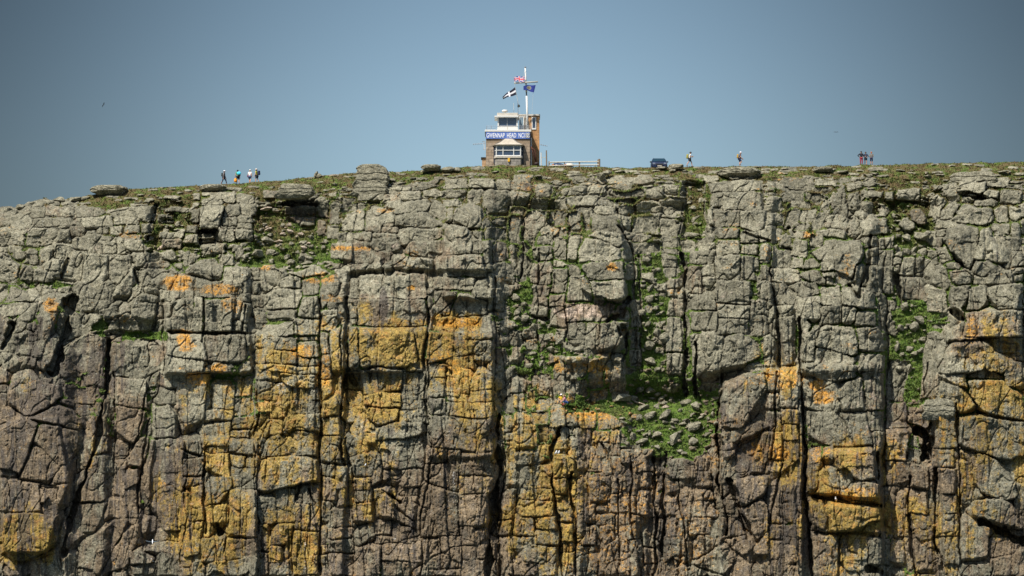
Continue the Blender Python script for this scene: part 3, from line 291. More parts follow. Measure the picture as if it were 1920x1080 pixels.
# ------------------------------------------------------------------ the cliff
STEP = 1.3
Uc = np.concatenate([np.linspace(-2500, -240, 60)[:-1], np.arange(-240, -60, 5.0), np.arange(-60, 1980, STEP), np.arange(1980, 2160, 5.0), np.linspace(2165, 4500, 60)])
Sr = np.concatenate([np.arange(0, 60, 0.9), np.arange(60, 785, STEP), np.arange(785, 900, 4.0), np.linspace(905, 1010, 10)])
skx = np.array([p[0] for p in SKYLINE], float); sky_ = np.array([p[1] for p in SKYLINE], float)
sk = np.interp(Uc, skx, sky_)
uu = Uc[None, :].astype(float); z0 = np.zeros_like(uu)
rockyness = np.interp(Uc, [-500, 0, 150, 200, 480, 1400, 1920], [1, 1, .9, .25, .15, .2, .3])
sk = sk + (fbm(uu, z0, 22, 10, 3, 3)[0] * 7.5 * rockyness + fbm(uu, z0 + 5, 9, 5, 5, 3)[0] * 1.2)
Usz, Rsz = len(Uc), len(Sr)
U = np.broadcast_to(Uc[None, :], (Rsz, Usz)).astype(np.float64)
V = (sk[None, :] + Sr[:, None]).astype(np.float64)
S = np.broadcast_to(Sr[:, None], (Rsz, Usz))
# metres of depth (towards the camera) gained per photo pixel below the skyline
ks = np.array([0, 14, 26, 60, 170, 260, 500, 1100.]); kd = np.array([.22, .17, .10, .078, .055, .027, .018, .016])
sg = np.arange(0, 1101.0); base_t = np.concatenate([[0], np.cumsum(np.interp(sg[:-1] + .5, ks, kd))])
def base(s): return np.interp(s, sg, base_t)
# wander of the outlines
UW = U + fbm(U, V, 75, 75, 21, 2) * 7.0 + fbm(U, V, 20, 20, 25, 2) * 1.6 + fbm(U, V, 6, 6, 22, 2) * 1.2
VW = V + fbm(U, V, 75, 75, 23, 2) * 6.0 + fbm(U, V, 20, 20, 26, 2) * 1.6 + fbm(U, V, 6, 6, 24, 2) * 1.2
def hull(pts):
    pts = sorted(set(pts))
    def half(ps):
        o = []
        for p in ps:
            while len(o) > 1 and (o[-1][0] - o[-2][0]) * (p[1] - o[-2][1]) - (o[-1][1] - o[-2][1]) * (p[0] - o[-2][0]) <= 0: o.pop()
            o.append(p)
        return o[:-1]
    return half(pts) + half(pts[::-1])
B1 = np.full(U.shape, 60.0, np.float32); B2 = B1.copy(); BI = np.zeros(U.shape, np.int32)
blk = [(0, 0, 0, 0, 0, 20)]          # cx, cy, d, radius, auto
def raster(pts, d, auto=0, bias=0.0):
    h = hull(pts)
    if len(h) < 3: return
    xs = [p[0] for p in h]; ys = [p[1] for p in h]; pad = 16
    c0, c1 = np.searchsorted(Uc, [min(xs) - pad, max(xs) + pad])
    if c1 - c0 < 2: return
    r0, r1 = np.searchsorted(Sr, [min(ys) - pad - sk[c0:c1].max(), max(ys) + pad - sk[c0:c1].min()])
    if r1 - r0 < 2: return
    w = (slice(r0, r1), slice(c0, c1)); x = UW[w]; y = VW[w]
    sd = None; n = len(h)
    for i in range(n):
        (ax, ay), (bx, by) = h[i], h[(i + 1) % n]
        L = math.hypot(bx - ax, by - ay) or 1
        q = ((x - ax) * (by - ay) - (y - ay) * (bx - ax)) / L
        sd = q if sd is None else np.maximum(sd, q) + 0.6 * np.exp(-np.abs(sd - q) / 1.6)
    sd = (sd + bias).astype(np.float32)
    i = len(blk); m = min(max(xs) - min(xs), max(ys) - min(ys))
    blk.append((sum(xs) / len(xs), sum(ys) / len(ys), d, random.uniform(2.0, 4.2) if random.random() < .75 else min(7, m * .25), auto, max(max(xs) - min(xs), max(ys) - min(ys))))
    b = B1[w]; up = sd < b
    B2[w] = np.where(up, b, np.minimum(B2[w], sd)); BI[w] = np.where(up, i, BI[w]); B1[w] = np.where(up, sd, b)
for (tx, ty), s in T.items():
    for row in s.replace("\n", "|").split("|"):
        q = [float(a) for a in row.split()]
        if len(q) < 4: continue
        d = 0.0
        if len(q) % 2: d = q.pop()
        if len(q) == 4:
            x0, y0, x1, y1 = q; j = [random.uniform(-4, 4) for _ in range(8)]
            q = [x0 + j[0], y0 + j[1], x1 + j[2], y0 + j[3], x1 + j[4], y1 + j[5], x0 + j[6], y1 + j[7]]
        raster([(tx + q[i] / 2.7, ty + q[i + 1] / 2.7) for i in range(0, len(q), 2)], d, 0, -1.1)
NTR = len(blk)
T1 = B1.copy()
def at(u, v, A):
    c = min(Usz - 1, max(0, int(np.searchsorted(Uc, u)))); r = min(Rsz - 1, max(0, int(np.searchsorted(Sr, v - sk[c])))); return A[r, c]
x = -200.0
while x < 2120:
    wd = random.choice([14, 18, 22, 28, 34]) if x > 300 else random.choice([22, 28, 34])
    y = 300.0; lean = random.uniform(-.03, .03)
    while y < 1230:
        c = x + wd / 2; s = y - np.interp(c, skx, sky_)
        if s < 45: hh = random.uniform(7, 15); ww = wd * 1.5
        elif s < 250: hh = random.uniform(14, 36); ww = wd
        else: hh = random.uniform(22, 95); ww = wd
        if s > -4 and at(c, y + hh / 2, T1) > 2.5 and random.random() < .93:
            j = [random.uniform(-3, 3) for _ in range(8)]; l = lean * (y - 700)
            raster([(x + l + j[0], y + j[1]), (x + l + ww + j[2], y + j[3]), (x + l + ww + j[4], y + hh + j[5]), (x + l + j[6], y + hh + j[7])], random.uniform(-.3, .22), 1, 1.2)
        y += hh
    x += wd
blk_l = blk; blk = np.array([b_[:5] for b_ in blk])
nb = len(blk); rb = np.random.default_rng(5)
tilt = np.clip(rb.normal(0, 1, (nb, 2)), -1.6, 1.6).astype(np.float32) / np.clip(np.array([b_[5] for b_ in blk_l]) / 20, .8, 9)[:, None].astype(np.float32); brnd = rb.random(nb).astype(np.float32); bul = rb.uniform(.03, .17, nb).astype(np.float32)
S0 = blk[:, 1] - np.interp(blk[:, 0], skx, sky_)
s_in = np.maximum(0, -B1); q = np.clip(s_in / blk[BI, 3], 0, 1)
bev = np.sqrt(np.clip(1 - (1 - q)**2, 0, 1))
kk = np.where(BI > 0, np.interp(S, [0, 30, 60, 250, 400], [.15, .5, .85, .8, .5]), 0)
cy = np.where(BI > 0, blk[BI, 1], V); cx = np.where(BI > 0, blk[BI, 0], U)
bs = base(S); bc = base(np.clip(S0, 0, None))[BI]
D = bs * (1 - kk) + (bc + .014 * (V - cy)) * kk                       # metres towards the camera
fac = np.interp(S, [0, 20, 60], [.25, .6, 1.0])
ins = np.where(B1 < 0, 1.0, np.clip(1 - B1 / 5, 0, 1))
prot = blk[BI, 2] * (.45 + .55 * np.clip(bev * 1.8, 0, 1)) + bul[BI] * bev * 1.5
prot += (tilt[BI, 0] * .010 * (U - cx) + tilt[BI, 1] * .010 * (V - cy)) * ins + (brnd[BI] - .5) * .3
prot = prot * ins - np.clip(B1, 0, 12) * .055
gap = (B2 - B1) * .5; gv_, gu_ = np.gradient(B1.astype(np.float32)); upright = np.abs(gu_) / (np.abs(gu_) + np.abs(gv_) + 1e-4)
cm = np.clip(.30 + .42 * upright + fbm(U, V, 30, 30, 31, 3) * 1.7, 0, 1)
prot -= np.where((B1 > -3), .56 * cm**1.3 * np.exp(-(gap / .85)**2), 0)
prot -= np.where((BI > 0), .34 * cm**2 * np.exp(-(np.clip(B1 + .6, -9, 9) / 1.0)**2), 0)
# second and third order joints, facets and grain
low = np.interp(V, [500, 800], [0, 1])
XW = UW + fbm(U, V, 22, 22, 41, 3) * 2.6; YW = VW + fbm(U, V, 22, 22, 42, 3) * 2.6
ID, F1, F2, dx, dy = cells(XW, YW, 26, 30, 51)
rr = np.random.default_rng(52).normal(0, 1, (65536, 3)).astype(np.float32)
sub = (rr[ID, 0] * dx + rr[ID, 1] * dy) * .15 + rr[ID, 2] * .05 - .22 * np.exp(-((F2 - F1) / .028)**2) * (rr[ID, 2] > .1)
ID, F1, F2, dx, dy = cells(XW * .8 + YW * .2, YW - XW * .25, 11, 9, 61)
sub += (rr[ID, 0] * dx + rr[ID, 1] * dy) * .045 + rr[ID, 2] * .018 - .08 * np.exp(-((F2 - F1) / .06)**2) * (rr[ID, 1] > .8)
rg = 1 - np.abs(fbm(U + V * .3, V, 60, 110, 71, 3)); sub -= .4 * np.clip((rg - .972) / .028, 0, 1)
rg = 1 - np.abs(fbm(U + V * .12, V, 15, 90, 72, 3)); sub -= .35 * low * np.clip((rg - .95) / .05, 0, 1)
ID, F1, F2, dx, dy = cells(XW + YW * .3, YW + XW * .1, 5.5, 4.5, 62)
sub += (rr[ID, 0] * dx + rr[ID, 1] * dy) * .032 + rr[ID, 2] * .012
sub += fbm(U, V, 12, 9, 81, 4, .62) * .075 + fbm(U, V, 3.0, 2.6, 82, 2, .6) * .05
ID, F1, F2, dx, dy = cells(U + fbm(U, V, 30, 80, 43, 3) * 5 - (V - 700) * .02, V, 25, 330, 63)
colw = sstep(S, 60, 200) * (.35 + .65 * sstep(U, 280, 360)); sub += colw * (np.clip(rr[ID, 0], -1.5, 1.5) * .24 - .38 * np.exp(-((F2 - F1) / .028)**2) * (fbm(U, V, 30, 70, 44, 2) > -.1))
sub += fbm(U, V, 120, 210, 45, 3) * 1.5 + fbm(U, V, 42, 36, 46, 3) * .42
sub *= 1 - .35 * sstep(V, 620, 700) * (1 - sstep(U, 420, 480)) - .25 * sstep(V, 700, 800) * sstep(U, 1340, 1400)
# grass-held ground
tz = np.zeros(U.shape, np.float32)
TU = U + fbm(U, V, 60, 60, 88, 4, .6) * 26; TV = V + fbm(U, V, 60, 40, 89, 4, .6) * np.interp(S, [0, 80], [6, 20])
for l in TURF.replace("\n", "|").split("|"):
    a = [float(k) for k in l.split()]
    if len(a) < 5: continue
    hx_, hy_ = (a[2] - a[0]) / 2, (a[3] - a[1]) / 2
    ex = np.abs(TU - (a[0] + a[2]) / 2) / hx_; ey = np.abs(TV - (a[1] + a[3]) / 2) / hy_
    b = np.clip(1.65 - (ex**3.5 + ey**3.5)**(1 / 3.5), 0, 1) / 1.0 * a[4]; b = np.where(b > 0, np.minimum(b * 1.15, a[4]), 0)
    tz = np.maximum(tz, b)
tn = fbm(U, V, 26, 12, 91, 5, .6)
tracedin = np.clip(np.interp(S, [60, 160], [-.9, .1]) - T1 / 2.5, 0, 1)
turf = np.clip((tz + tn * .95 - .50) / .20, 0, 1) * (1 - tracedin)
topband = np.clip(1.25 - S / 30, 0, 1) * np.interp(U, [120, 190], [0, 1])
turf = np.maximum(turf, np.clip((topband + tn * .8 - .40) / .2, 0, 1) * (1 - .7 * tracedin))
crk = np.clip((gap < 1.6) & (B1 > -2.2), 0, 1) * np.clip((fbm(U, V, 60, 60, 95, 3) + np.interp(V, [300, 560, 760, 900], [.15, .1, -.1, -.5]) - .05) / .12, 0, 1) * np.interp(U, [900, 1000], [.7, 1.0])
turf = np.maximum(turf, crk * .9)
gsurf = fbm(U, V, 14, 5, 96, 4, .6) * .28 - .15
def stones(su, sv, seed, share):
    i_, f1, f2, a, b = cells(U + fbm(U, V, 9, 6, seed + 2, 2) * 3, V + fbm(U, V, 9, 6, seed + 3, 2) * 1.5, su, sv, seed); q_ = np.random.default_rng(seed + 1).random(65536).astype(np.float32)[i_]
    rad = .18 + .30 * np.random.default_rng(seed + 4).random(65536).astype(np.float32)[i_]
    return np.clip(1.15 - f1 / rad, 0, 1)**.5 * (q_ < share) * np.clip((f2 - f1) * 6, 0, 1)
topw = np.clip(1 - (S - 25) / 30, 0, 1)
knoll = np.maximum(stones(30, 6.5, 97, .45) * topw, np.maximum(stones(15, 10, 197, .16), stones(7, 5, 297, .10)) * (1 - topw))  # stones shouldering through
D_rock = D + (prot + sub) * fac
for l in MPOLY.replace("\n", "|").split("|"):
    if "/" not in l: continue
    pts, r_ = l.split("/"); pts = [float(k) for k in pts.split()]; soft_t, soft_b, amt = [float(k) for k in r_.split()]
    h = hull([(pts[i], pts[i + 1]) for i in range(0, len(pts), 2)]); sd = None; n = len(h)
    for i in range(n):
        (ax, ay), (bx, by) = h[i], h[(i + 1) % n]; L = math.hypot(bx - ax, by - ay); nx_, ny_ = (by - ay) / L, -(bx - ax) / L
        q_ = ((UW - ax) * nx_ + (VW - ay) * ny_) / (soft_b + (soft_t - soft_b) * max(0, -ny_)) 
        sd = q_ if sd is None else np.maximum(sd, q_)
    off = amt * sstep(-sd, -.2, 1.0); D += off; D_rock += off
for l in MACRO.replace("\n", "|").split("|"):
    a = [float(k) for k in l.split()]
    if len(a) < 7: continue
    hs = a[4]
    wx = sstep(UW, a[0] - hs, a[0] + hs) * (1 - sstep(UW, a[2] - hs, a[2] + hs)); wy = sstep(VW, a[1] - hs, a[1] + hs) * (1 - sstep(VW, a[3] - hs, a[3] + hs))
    off = wx * wy * np.interp(V, [a[1], a[3]], [a[5], a[6]])
    D += off; D_rock += off
Dg = D + gsurf + knoll * .42 + knoll * fbm(U, V, 4, 3, 98, 2) * .2
D = D_rock * (1 - turf) + (Dg - .15) * turf
turf_col = turf * np.clip(1.3 - knoll * 3.2, 0, 1)
for l in SLOTS.replace("\n", "|").split("|"):
    if "/" not in l: continue
    pts, wd = l.split("/"); pts = [float(k) for k in pts.split()]; wd, dp = [float(k) for k in wd.split()]
    if dp < .3: continue
    hw = wd / 2
    for i in range(0, len(pts) - 2, 2):
        ax, ay, bx, by = pts[i:i + 4]; pad = hw + 8
        c0, c1 = np.searchsorted(Uc, [min(ax, bx) - pad, max(ax, bx) + pad])
        if c1 - c0 < 2: continue
        r0, r1 = np.searchsorted(Sr, [min(ay, by) - pad - sk[c0:c1].max(), max(ay, by) + pad - sk[c0:c1].min()])
        if r1 - r0 < 2: continue
        w_ = (slice(r0, r1), slice(c0, c1)); X = UW[w_] + fbm(U[w_], V[w_], 60, 34, 77, 3) * 6; Y = VW[w_]; L2 = (bx - ax)**2 + (by - ay)**2 + 1e-6
        t = np.clip(((X - ax) * (bx - ax) + (Y - ay) * (by - ay)) / L2, 0, 1)
        dd = np.hypot(X - ax - t * (bx - ax), Y - ay - t * (by - ay)) - hw * (.75 + 1.1 * fbm(U[w_], V[w_], 22, 26, 99, 3))
        if 'SL' not in globals(): SL = np.zeros(U.shape, np.float32)
        SL[w_] = np.maximum(SL[w_], dp * np.clip(.5 - dd / 2.2, 0, 1))
D = D - SL; turf_col *= np.clip(1 - SL, 0, 1); turf_col *= np.clip(1.0, 0, 1)
# into world space along each sight line, so the crag keeps its own depth
a_ = (U - 960.0) * K; b_ = cp - (540.0 - V) * K * sp; c_ = sp + (540.0 - V) * K * cp
Yw = -D; t_ = (Yw - CAM.y) / b_
PX = CAM.x + a_ * t_; PZ = CAM.z + c_ * t_
# plateau behind the crest
back = np.array([1.2, 3, 6, 12, 25, 50, 100, 200, 400]); nbk = len(back)
BX = np.repeat(PX[0:1], nbk, 0); BY = Yw[0:1] + back[::-1][:, None]
BZ = PZ[0:1] + np.array([-.02, -.06, -.12, -.3, -.6, -1.5, -3, -7, -14])[::-1][:, None] + fbm(BX * 8, BY * 8, 30, 30, 12, 3) * .12
X = np.vstack([BX, PX]); Yy = np.vstack([BY, Yw]); Z = np.vstack([BZ, PZ])
R2 = X.shape[0]
co = np.stack([X, Yy, Z], -1).reshape(-1, 3).astype(np.float32)
idx = np.arange(R2 * Usz, dtype=np.int32).reshape(R2, Usz)
f = np.stack([idx[1:, :-1], idx[1:, 1:], idx[:-1, 1:], idx[:-1, :-1]], -1).reshape(-1, 4)
me = bpy.data.meshes.new("cliff"); me.vertices.add(len(co)); me.vertices.foreach_set("co", co.ravel())
me.loops.add(f.size); me.loops.foreach_set("vertex_index", f.ravel()); me.polygons.add(len(f))
me.polygons.foreach_set("loop_start", np.arange(0, f.size, 4, dtype=np.int32))
me.update(calc_edges=True)
def patches(kind, blocky=0.0):
    o = np.zeros(U.shape, np.float32)
    for l in PATCH.replace("\n", "|").split("|"):
        a = l.split()
        if not a or a[0] != kind: continue
        x, y, rx, ry, s = [float(k) for k in a[1:]]
        c0, c1 = np.searchsorted(Uc, [x - rx * 1.7, x + rx * 1.7])
        w_ = (slice(0, Rsz), slice(c0, c1))
        d = np.sqrt(((U[w_] - x) / rx)**2 + ((V[w_] - y) / ry)**2)
        o[w_] = np.maximum(o[w_], s * np.clip((1.45 - d) / .75, 0, 1))
    return o
bj = (brnd[BI] - .5)
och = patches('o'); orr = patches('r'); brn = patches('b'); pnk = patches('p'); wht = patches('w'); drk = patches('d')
n1 = fbm(U, V, 50, 70, 111, 4, .6)
och = np.clip(och * .92 + (n1 * .8 + bj * .32 + fbm(U, V, 10, 60, 116, 3) * .5) * (och > .02) - .08, 0, 1) * np.where(turf > .5, 0, 1)
orr = np.maximum(orr, np.clip((fbm(U, V, 46, 24, 118, 4, .6) - .30) * 3.5, 0, .42) * np.clip(1 - turf * 2, 0, 1)); orr = np.clip(orr * .95 + n1 * .3 * (orr > .02), 0, 1)
brn = np.clip(brn * 1.15 + (fbm(U, V, 40, 60, 112, 4) * .8 + bj * .5) * (brn > .02), 0, 1)
warm = np.clip((rb.random(nb).astype(np.float32)[BI] - .72) * 3, 0, .55); brn = np.maximum(brn, warm * np.clip(.6 + n1, 0, 1)); wht = np.clip(wht * .4, 0, 1); pnk = np.clip((pnk + fbm(U, V, 9, 9, 113, 3) * .5 - .25) * 2.5, 0, 1)
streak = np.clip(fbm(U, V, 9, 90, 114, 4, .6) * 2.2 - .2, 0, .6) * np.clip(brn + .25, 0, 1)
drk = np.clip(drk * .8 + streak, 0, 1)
dry = np.clip(np.interp(V - sk[None, :], [0, 30, 90, 160], [1.3, 1.2, .9, .2]) + fbm(U, V, 80, 30, 115, 3) * .4, 0, 1)
def setattr3(name, a, b, c):
    at_ = me.attributes.new(name, 'FLOAT_COLOR', 'POINT'); arr = np.zeros((R2, Usz, 4), np.float32); arr[..., 3] = 1
    for i, q_ in enumerate((a, b, c)): arr[nbk:, :, i] = q_
    if name == "cover": arr[:nbk, :, 0] = 1; arr[:nbk, :, 2] = .5
    if name == "stain": arr[:nbk, :, 2] = 1
    at_.data.foreach_set("color", arr.ravel())
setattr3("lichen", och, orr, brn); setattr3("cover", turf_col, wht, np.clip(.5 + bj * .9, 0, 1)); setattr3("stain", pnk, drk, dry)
me.materials.append(ROCK)
cliff = bpy.data.objects.new("cliff", me); COL.objects.link(cliff); tag(cliff, kind="structure")
def surf(u, v, lift=0.0):
    """point of the cliff under photo pixel u, v"""
    d = float(at(u, v, D)); p = P(u, v, -d - lift); return p
# sea far below, land beyond the crest
def sheet(name, pts, m, kind="structure"):
    e = bpy.data.meshes.new(name); e.from_pydata([tuple(p) for p in pts], [], [tuple(range(len(pts)))]); e.materials.append(m)
    o = bpy.data.objects.new(name, e); COL.objects.link(o); return tag(o, kind=kind)
WAT = bpy.data.materials.new("sea"); WAT.use_nodes = True
_g = NG(WAT.node_tree); _b = WAT.node_tree.nodes["Principled BSDF"]; _b.inputs["Base Color"].default_value = (.012, .045, .060, 1); _b.inputs["Roughness"].default_value = .12
_h = _g.noise(_g.n("ShaderNodeNewGeometry").outputs["Position"], .35, 6, .6); _p = _g.n("ShaderNodeBump"); _p.inputs["Distance"].default_value = .5
WAT.node_tree.links.new(_h, _p.inputs["Height"]); WAT.node_tree.links.new(_p.outputs[0], _b.inputs["Normal"])
sheet("water", [(-6000, -6000, -56), (6000, -6000, -56), (6000, 6000, -56), (-6000, 6000, -56)], WAT)
# ------------------------------------------------------------------ grass: tufts standing on the turf
tm = bpy.data.materials.new("grass_blades"); tm.use_nodes = True; tb = tm.node_tree.nodes["Principled BSDF"]; tb.inputs["Roughness"].default_value = .8
_g = NG(tm.node_tree); ps = _g.n("ShaderNodeNewGeometry").outputs["Position"]; dr = _g.attr("dry")
gc = _g.mix(_g.rng(_g.noise(ps, 1.3, 4, .7), .4, .6), (.050, .095, .013), (.125, .185, .030))
gc = _g.mix(_g.math('MULTIPLY', dr[0], _g.rng(_g.noise(ps, .8, 4, .6), .42, .56)), gc, (.135, .100, .042))
tm.node_tree.links.new(gc, tb.inputs["Base Color"])
cand = np.argwhere((turf_col > .55) & (SL < .2) & (U > -60) & (U < 1980) & (V < 900))
sel = cand[rng.choice(len(cand), min(len(cand), 30000), replace=False)]
verts = []; faces = []; dcol = []
bx_, by_, bz_ = PX[sel[:, 0], sel[:, 1]], Yw[sel[:, 0], sel[:, 1]], PZ[sel[:, 0], sel[:, 1]]; dd_ = dry[sel[:, 0], sel[:, 1]]; ss_ = Sr[sel[:, 0]]
for i in range(len(sel)):
    hgt = rng.uniform(.10, .30) * (.7 if ss_[i] < 30 else 1)
    for k in range(4):
        an = rng.uniform(0, 6.28); ox, oy = rng.uniform(-.14, .14, 2); ln = rng.uniform(.05, .22); wd = rng.uniform(.03, .06)
        n = len(verts); bx0, by0, bz0 = bx_[i] + ox, by_[i] + oy, bz_[i] - .05
        px, py = math.cos(an) * wd, math.sin(an) * wd
        verts += [(bx0 - px, by0 - py, bz0), (bx0 + px, by0 + py, bz0), (bx0 - py / wd * ln, by0 + px / wd * ln, bz0 + hgt)]
        faces.append((n, n + 1, n + 2)); dcol += [dd_[i]] * 3
gm = bpy.data.meshes.new("grass"); gm.from_pydata(verts, [], faces); gm.materials.append(tm)
ga = gm.attributes.new("dry", 'FLOAT_COLOR', 'POINT'); ar = np.ones((len(verts), 4), np.float32); ar[:, 0] = dcol; ga.data.foreach_set("color", ar.ravel())
go = bpy.data.objects.new("grass", gm); COL.objects.link(go); tag(go, "short green and browning grass on the clifftop and in the gullies", "grass", kind="stuff")
# ------------------------------------------------------------------ shape helpers
def link(o, parent=None):
    COL.objects.link(o)
    if parent is not None: o.parent = parent
    return o
def empty(name, loc, rz=0.0):
    o = bpy.data.objects.new(name, None); o.empty_display_size = .3; COL.objects.link(o); o.location = loc; o.rotation_euler[2] = rz; return o
class MB:
    """collects shapes into ONE mesh object; coordinates are world unless off is given"""
    def __init__(s): s.bm = bmesh.new()
    def box(s, x0, x1, y0, y1, z0, z1, bev=0.0, mi=0):
        vs = [s.bm.verts.new(p) for p in ((x0, y0, z0), (x1, y0, z0), (x1, y1, z0), (x0, y1, z0), (x0, y0, z1), (x1, y0, z1), (x1, y1, z1), (x0, y1, z1))]
        fs = [s.bm.faces.new([vs[i] for i in q]) for q in ((3, 2, 1, 0), (4, 5, 6, 7), (0, 1, 5, 4), (1, 2, 6, 5), (2, 3, 7, 6), (3, 0, 4, 7))]
        for f_ in fs: f_.material_index = mi
        if bev > 0: bmesh.ops.bevel(s.bm, geom=list({e for f_ in fs for e in f_.edges}), offset=bev, segments=2, affect='EDGES', profile=.6)
        return s
    def tube(s, pts, r, seg=8, r1=None, mi=0):
        pts = [Vector(p) for p in pts]; rings = []
        for i, p in enumerate(pts):
            d = (pts[min(i + 1, len(pts) - 1)] - pts[max(i - 1, 0)]).normalized()
            a = d.orthogonal().normalized() if abs(d.z) > .9 else d.cross(Vector((0, 0, 1))).normalized(); b = d.cross(a)
            rr_ = r if r1 is None else r + (r1 - r) * i / (len(pts) - 1)
            rings.append([s.bm.verts.new(p + (a * math.cos(t) + b * math.sin(t)) * rr_) for t in [2 * math.pi * k / seg for k in range(seg)]])
        for A_, B_ in zip(rings, rings[1:]):
            for k in range(seg): s.bm.faces.new((A_[k], A_[(k + 1) % seg], B_[(k + 1) % seg], B_[k])).material_index = mi
        s.bm.faces.new(rings[0][::-1]); s.bm.faces.new(rings[-1]); return s
    def lathe(s, c, prof, seg=16, sx=1, sy=1, mi=0):
        c = Vector(c); rings = []
        for r, z in prof: rings.append([s.bm.verts.new(c + Vector((max(r, 1e-3) * math.cos(t) * sx, max(r, 1e-3) * math.sin(t) * sy, z))) for t in [2 * math.pi * k / seg for k in range(seg)]])
        for A_, B_ in zip(rings, rings[1:]):
            for k in range(seg): s.bm.faces.new((A_[k], A_[(k + 1) % seg], B_[(k + 1) % seg], B_[k])).material_index = mi
        s.bm.faces.new(rings[0][::-1]); s.bm.faces.new(rings[-1]); return s
    def ball(s, c, rx, ry, rz, seg=14):
        n = 8; return s.lathe(c, [(math.sin(math.pi * i / n), -math.cos(math.pi * i / n) * rz / 1) for i in range(n + 1)], seg, rx, ry)
    def prism(s, poly, y0, y1, mi=0):
        """poly in x,z extruded along y"""
        a = [s.bm.verts.new((x_, y0, z_)) for x_, z_ in poly]; b = [s.bm.verts.new((x_, y1, z_)) for x_, z_ in poly]; n = len(poly)
        s.bm.faces.new(a).material_index = mi; s.bm.faces.new(b[::-1]).material_index = mi
        for i in range(n): s.bm.faces.new((a[i], b[i], b[(i + 1) % n], a[(i + 1) % n])).material_index = mi
        return s
    def build(s, name, mats, parent=None, smooth=False, off=None):
        bmesh.ops.recalc_face_normals(s.bm, faces=s.bm.faces)
        e = bpy.data.meshes.new(name)
        if off is None and parent is not None:
            p = parent; o_ = Vector((0, 0, 0))
            while p is not None: o_ += p.location; p = p.parent
            bmesh.ops.translate(s.bm, vec=-o_, verts=s.bm.verts)
        s.bm.to_mesh(e); s.bm.free()
        if smooth: e.polygons.foreach_set("use_smooth", [True] * len(e.polygons))
        for m_ in (mats if isinstance(mats, (list, tuple)) else [mats]): e.materials.append(m_)
        return link(bpy.data.objects.new(name, e), parent)
def XU(u, y): return P(u, 300, y).x
def ZV(v, y): return P(960, v, y).z
white = mat("white_paint", (.62, .61, .57), .6, var=.08, scale=4); offw = mat("weathered_white", (.50, .46, .39), .8, var=.3, scale=3)
glass = mat("window_glass", (.03, .05, .09), .08, spec=.8, var=.4, scale=2); darkm = mat("dark_recess", (.03, .035, .05), .7)
bluem = mat("sign_blue", (.085, .155, .43), .5, var=.06); steel = mat("galvanised_steel", (.30, .31, .33), .5, .4); blackm = mat("black_metal", (.02, .02, .022), .5)
rust = mat("rust", (.095, .032, .020), .9, var=.3, scale=8); wood = mat("weathered_post", (.20, .15, .10), .9, var=.3, scale=9, bump=.4)
whrail = mat("white_rail", (.50, .47, .39), .8, var=.2, scale=5); yellow = mat("yellow_box", (.75, .42, .03), .5)
stone = masonry("granite_blocks", (.27, .20, .135), (.36, .28, .20), (.14, .11, .085), .75, .36, .02)
greystone = masonry("grey_rubble", (.24, .22, .19), (.33, .30, .25), (.13, .12, .10), .55, .28, .025)
brick = masonry("tower_brick", (.43, .215, .080), (.50, .265, .105), (.34, .21, .11), .23, .085, .012)
render_ = mat("brown_render", (.235, .175, .115), .95, var=.3, scale=2.0, bump=.3)
lead = mat("lead_flashing", (.13, .12, .11), .7)
# ------------------------------------------------------------------ the lookout station
yb = 0.9
GZ = ZV(309, yb)
st = empty("lookout_station", (XU(952, yb), yb, GZ))
tag(st, "stone coastal lookout station with blue sign, bay window, white cabin and tall ochre brick tower", "building")
MB().box(XU(911, yb), XU(994, yb), yb, yb + 4.6, GZ - 1.2, ZV(268, yb)).build("wall", stone, st)
MB().box(XU(911.2, yb), XU(993.8, yb), yb + .02, yb + 4.58, ZV(268, yb), ZV(246.5, yb)).build("upper_wall", render_, st)
MB().box(XU(909, yb), XU(996, yb), yb - .14, yb + 4.7, ZV(247.3, yb), ZV(243.2, yb), .03).build("parapet", white, st)
sb = MB().box(XU(911, yb), XU(993.6, yb), yb - .10, yb - .003, ZV(260.4, yb), ZV(247.8, yb), .01).build("sign_board", bluem, st)
def text(body, x0, x1, z, y, size, m, parent, name="lettering", bold=.012):
    c = bpy.data.curves.new(name, 'FONT'); c.body = body; c.size = size; c.extrude = .008; c.offset = bold; c.align_x = 'LEFT'
    o = bpy.data.objects.new(name, c); COL.objects.link(o); bpy.context.view_layer.update()
    e = bpy.data.meshes.new_from_object(o.evaluated_get(bpy.context.evaluated_depsgraph_get())); bpy.data.objects.remove(o)
    v = np.zeros(len(e.vertices) * 3); e.vertices.foreach_get("co", v); v = v.reshape(-1, 3)
    w_ = v[:, 0].max() - v[:, 0].min(); v[:, 0] = (v[:, 0] - v[:, 0].min()) * (x1 - x0) / w_ + x0
    q_ = np.stack([v[:, 0], y - v[:, 2], z + v[:, 1]], 1); p = parent; o_ = Vector((0, 0, 0))
    while p is not None: o_ += p.location; p = p.parent
    e.vertices.foreach_set("co", (q_ - np.array(o_)).ravel()); e.materials.append(m)
    return link(bpy.data.objects.new(name, e), parent)
text("GWENNAP  HEAD  NCI", XU(912.3, yb), XU(983.4, yb), ZV(258.1, yb), yb - .115, .77, mat("letter_white", (.80, .80, .82), .6), sb, bold=.009)
lg = MB(); cx0, cz0 = XU(989.2, yb), ZV(254.1, yb)
for dx_, dz_ in ((-.14, .15), (.13, .16), (-.14, -.15), (.13, -.16)):
    lg.tube([(cx0 + dx_ + .085 * math.cos(t), yb - .118, cz0 + dz_ + .10 * math.sin(t)) for t in [2 * math.pi * k / 12 for k in range(13)]], .042, 6)
lg.box(cx0 - .02, cx0 + .02, yb - .13, yb - .105, cz0 - .27, cz0 + .27)
lg.build("emblem", white, sb)
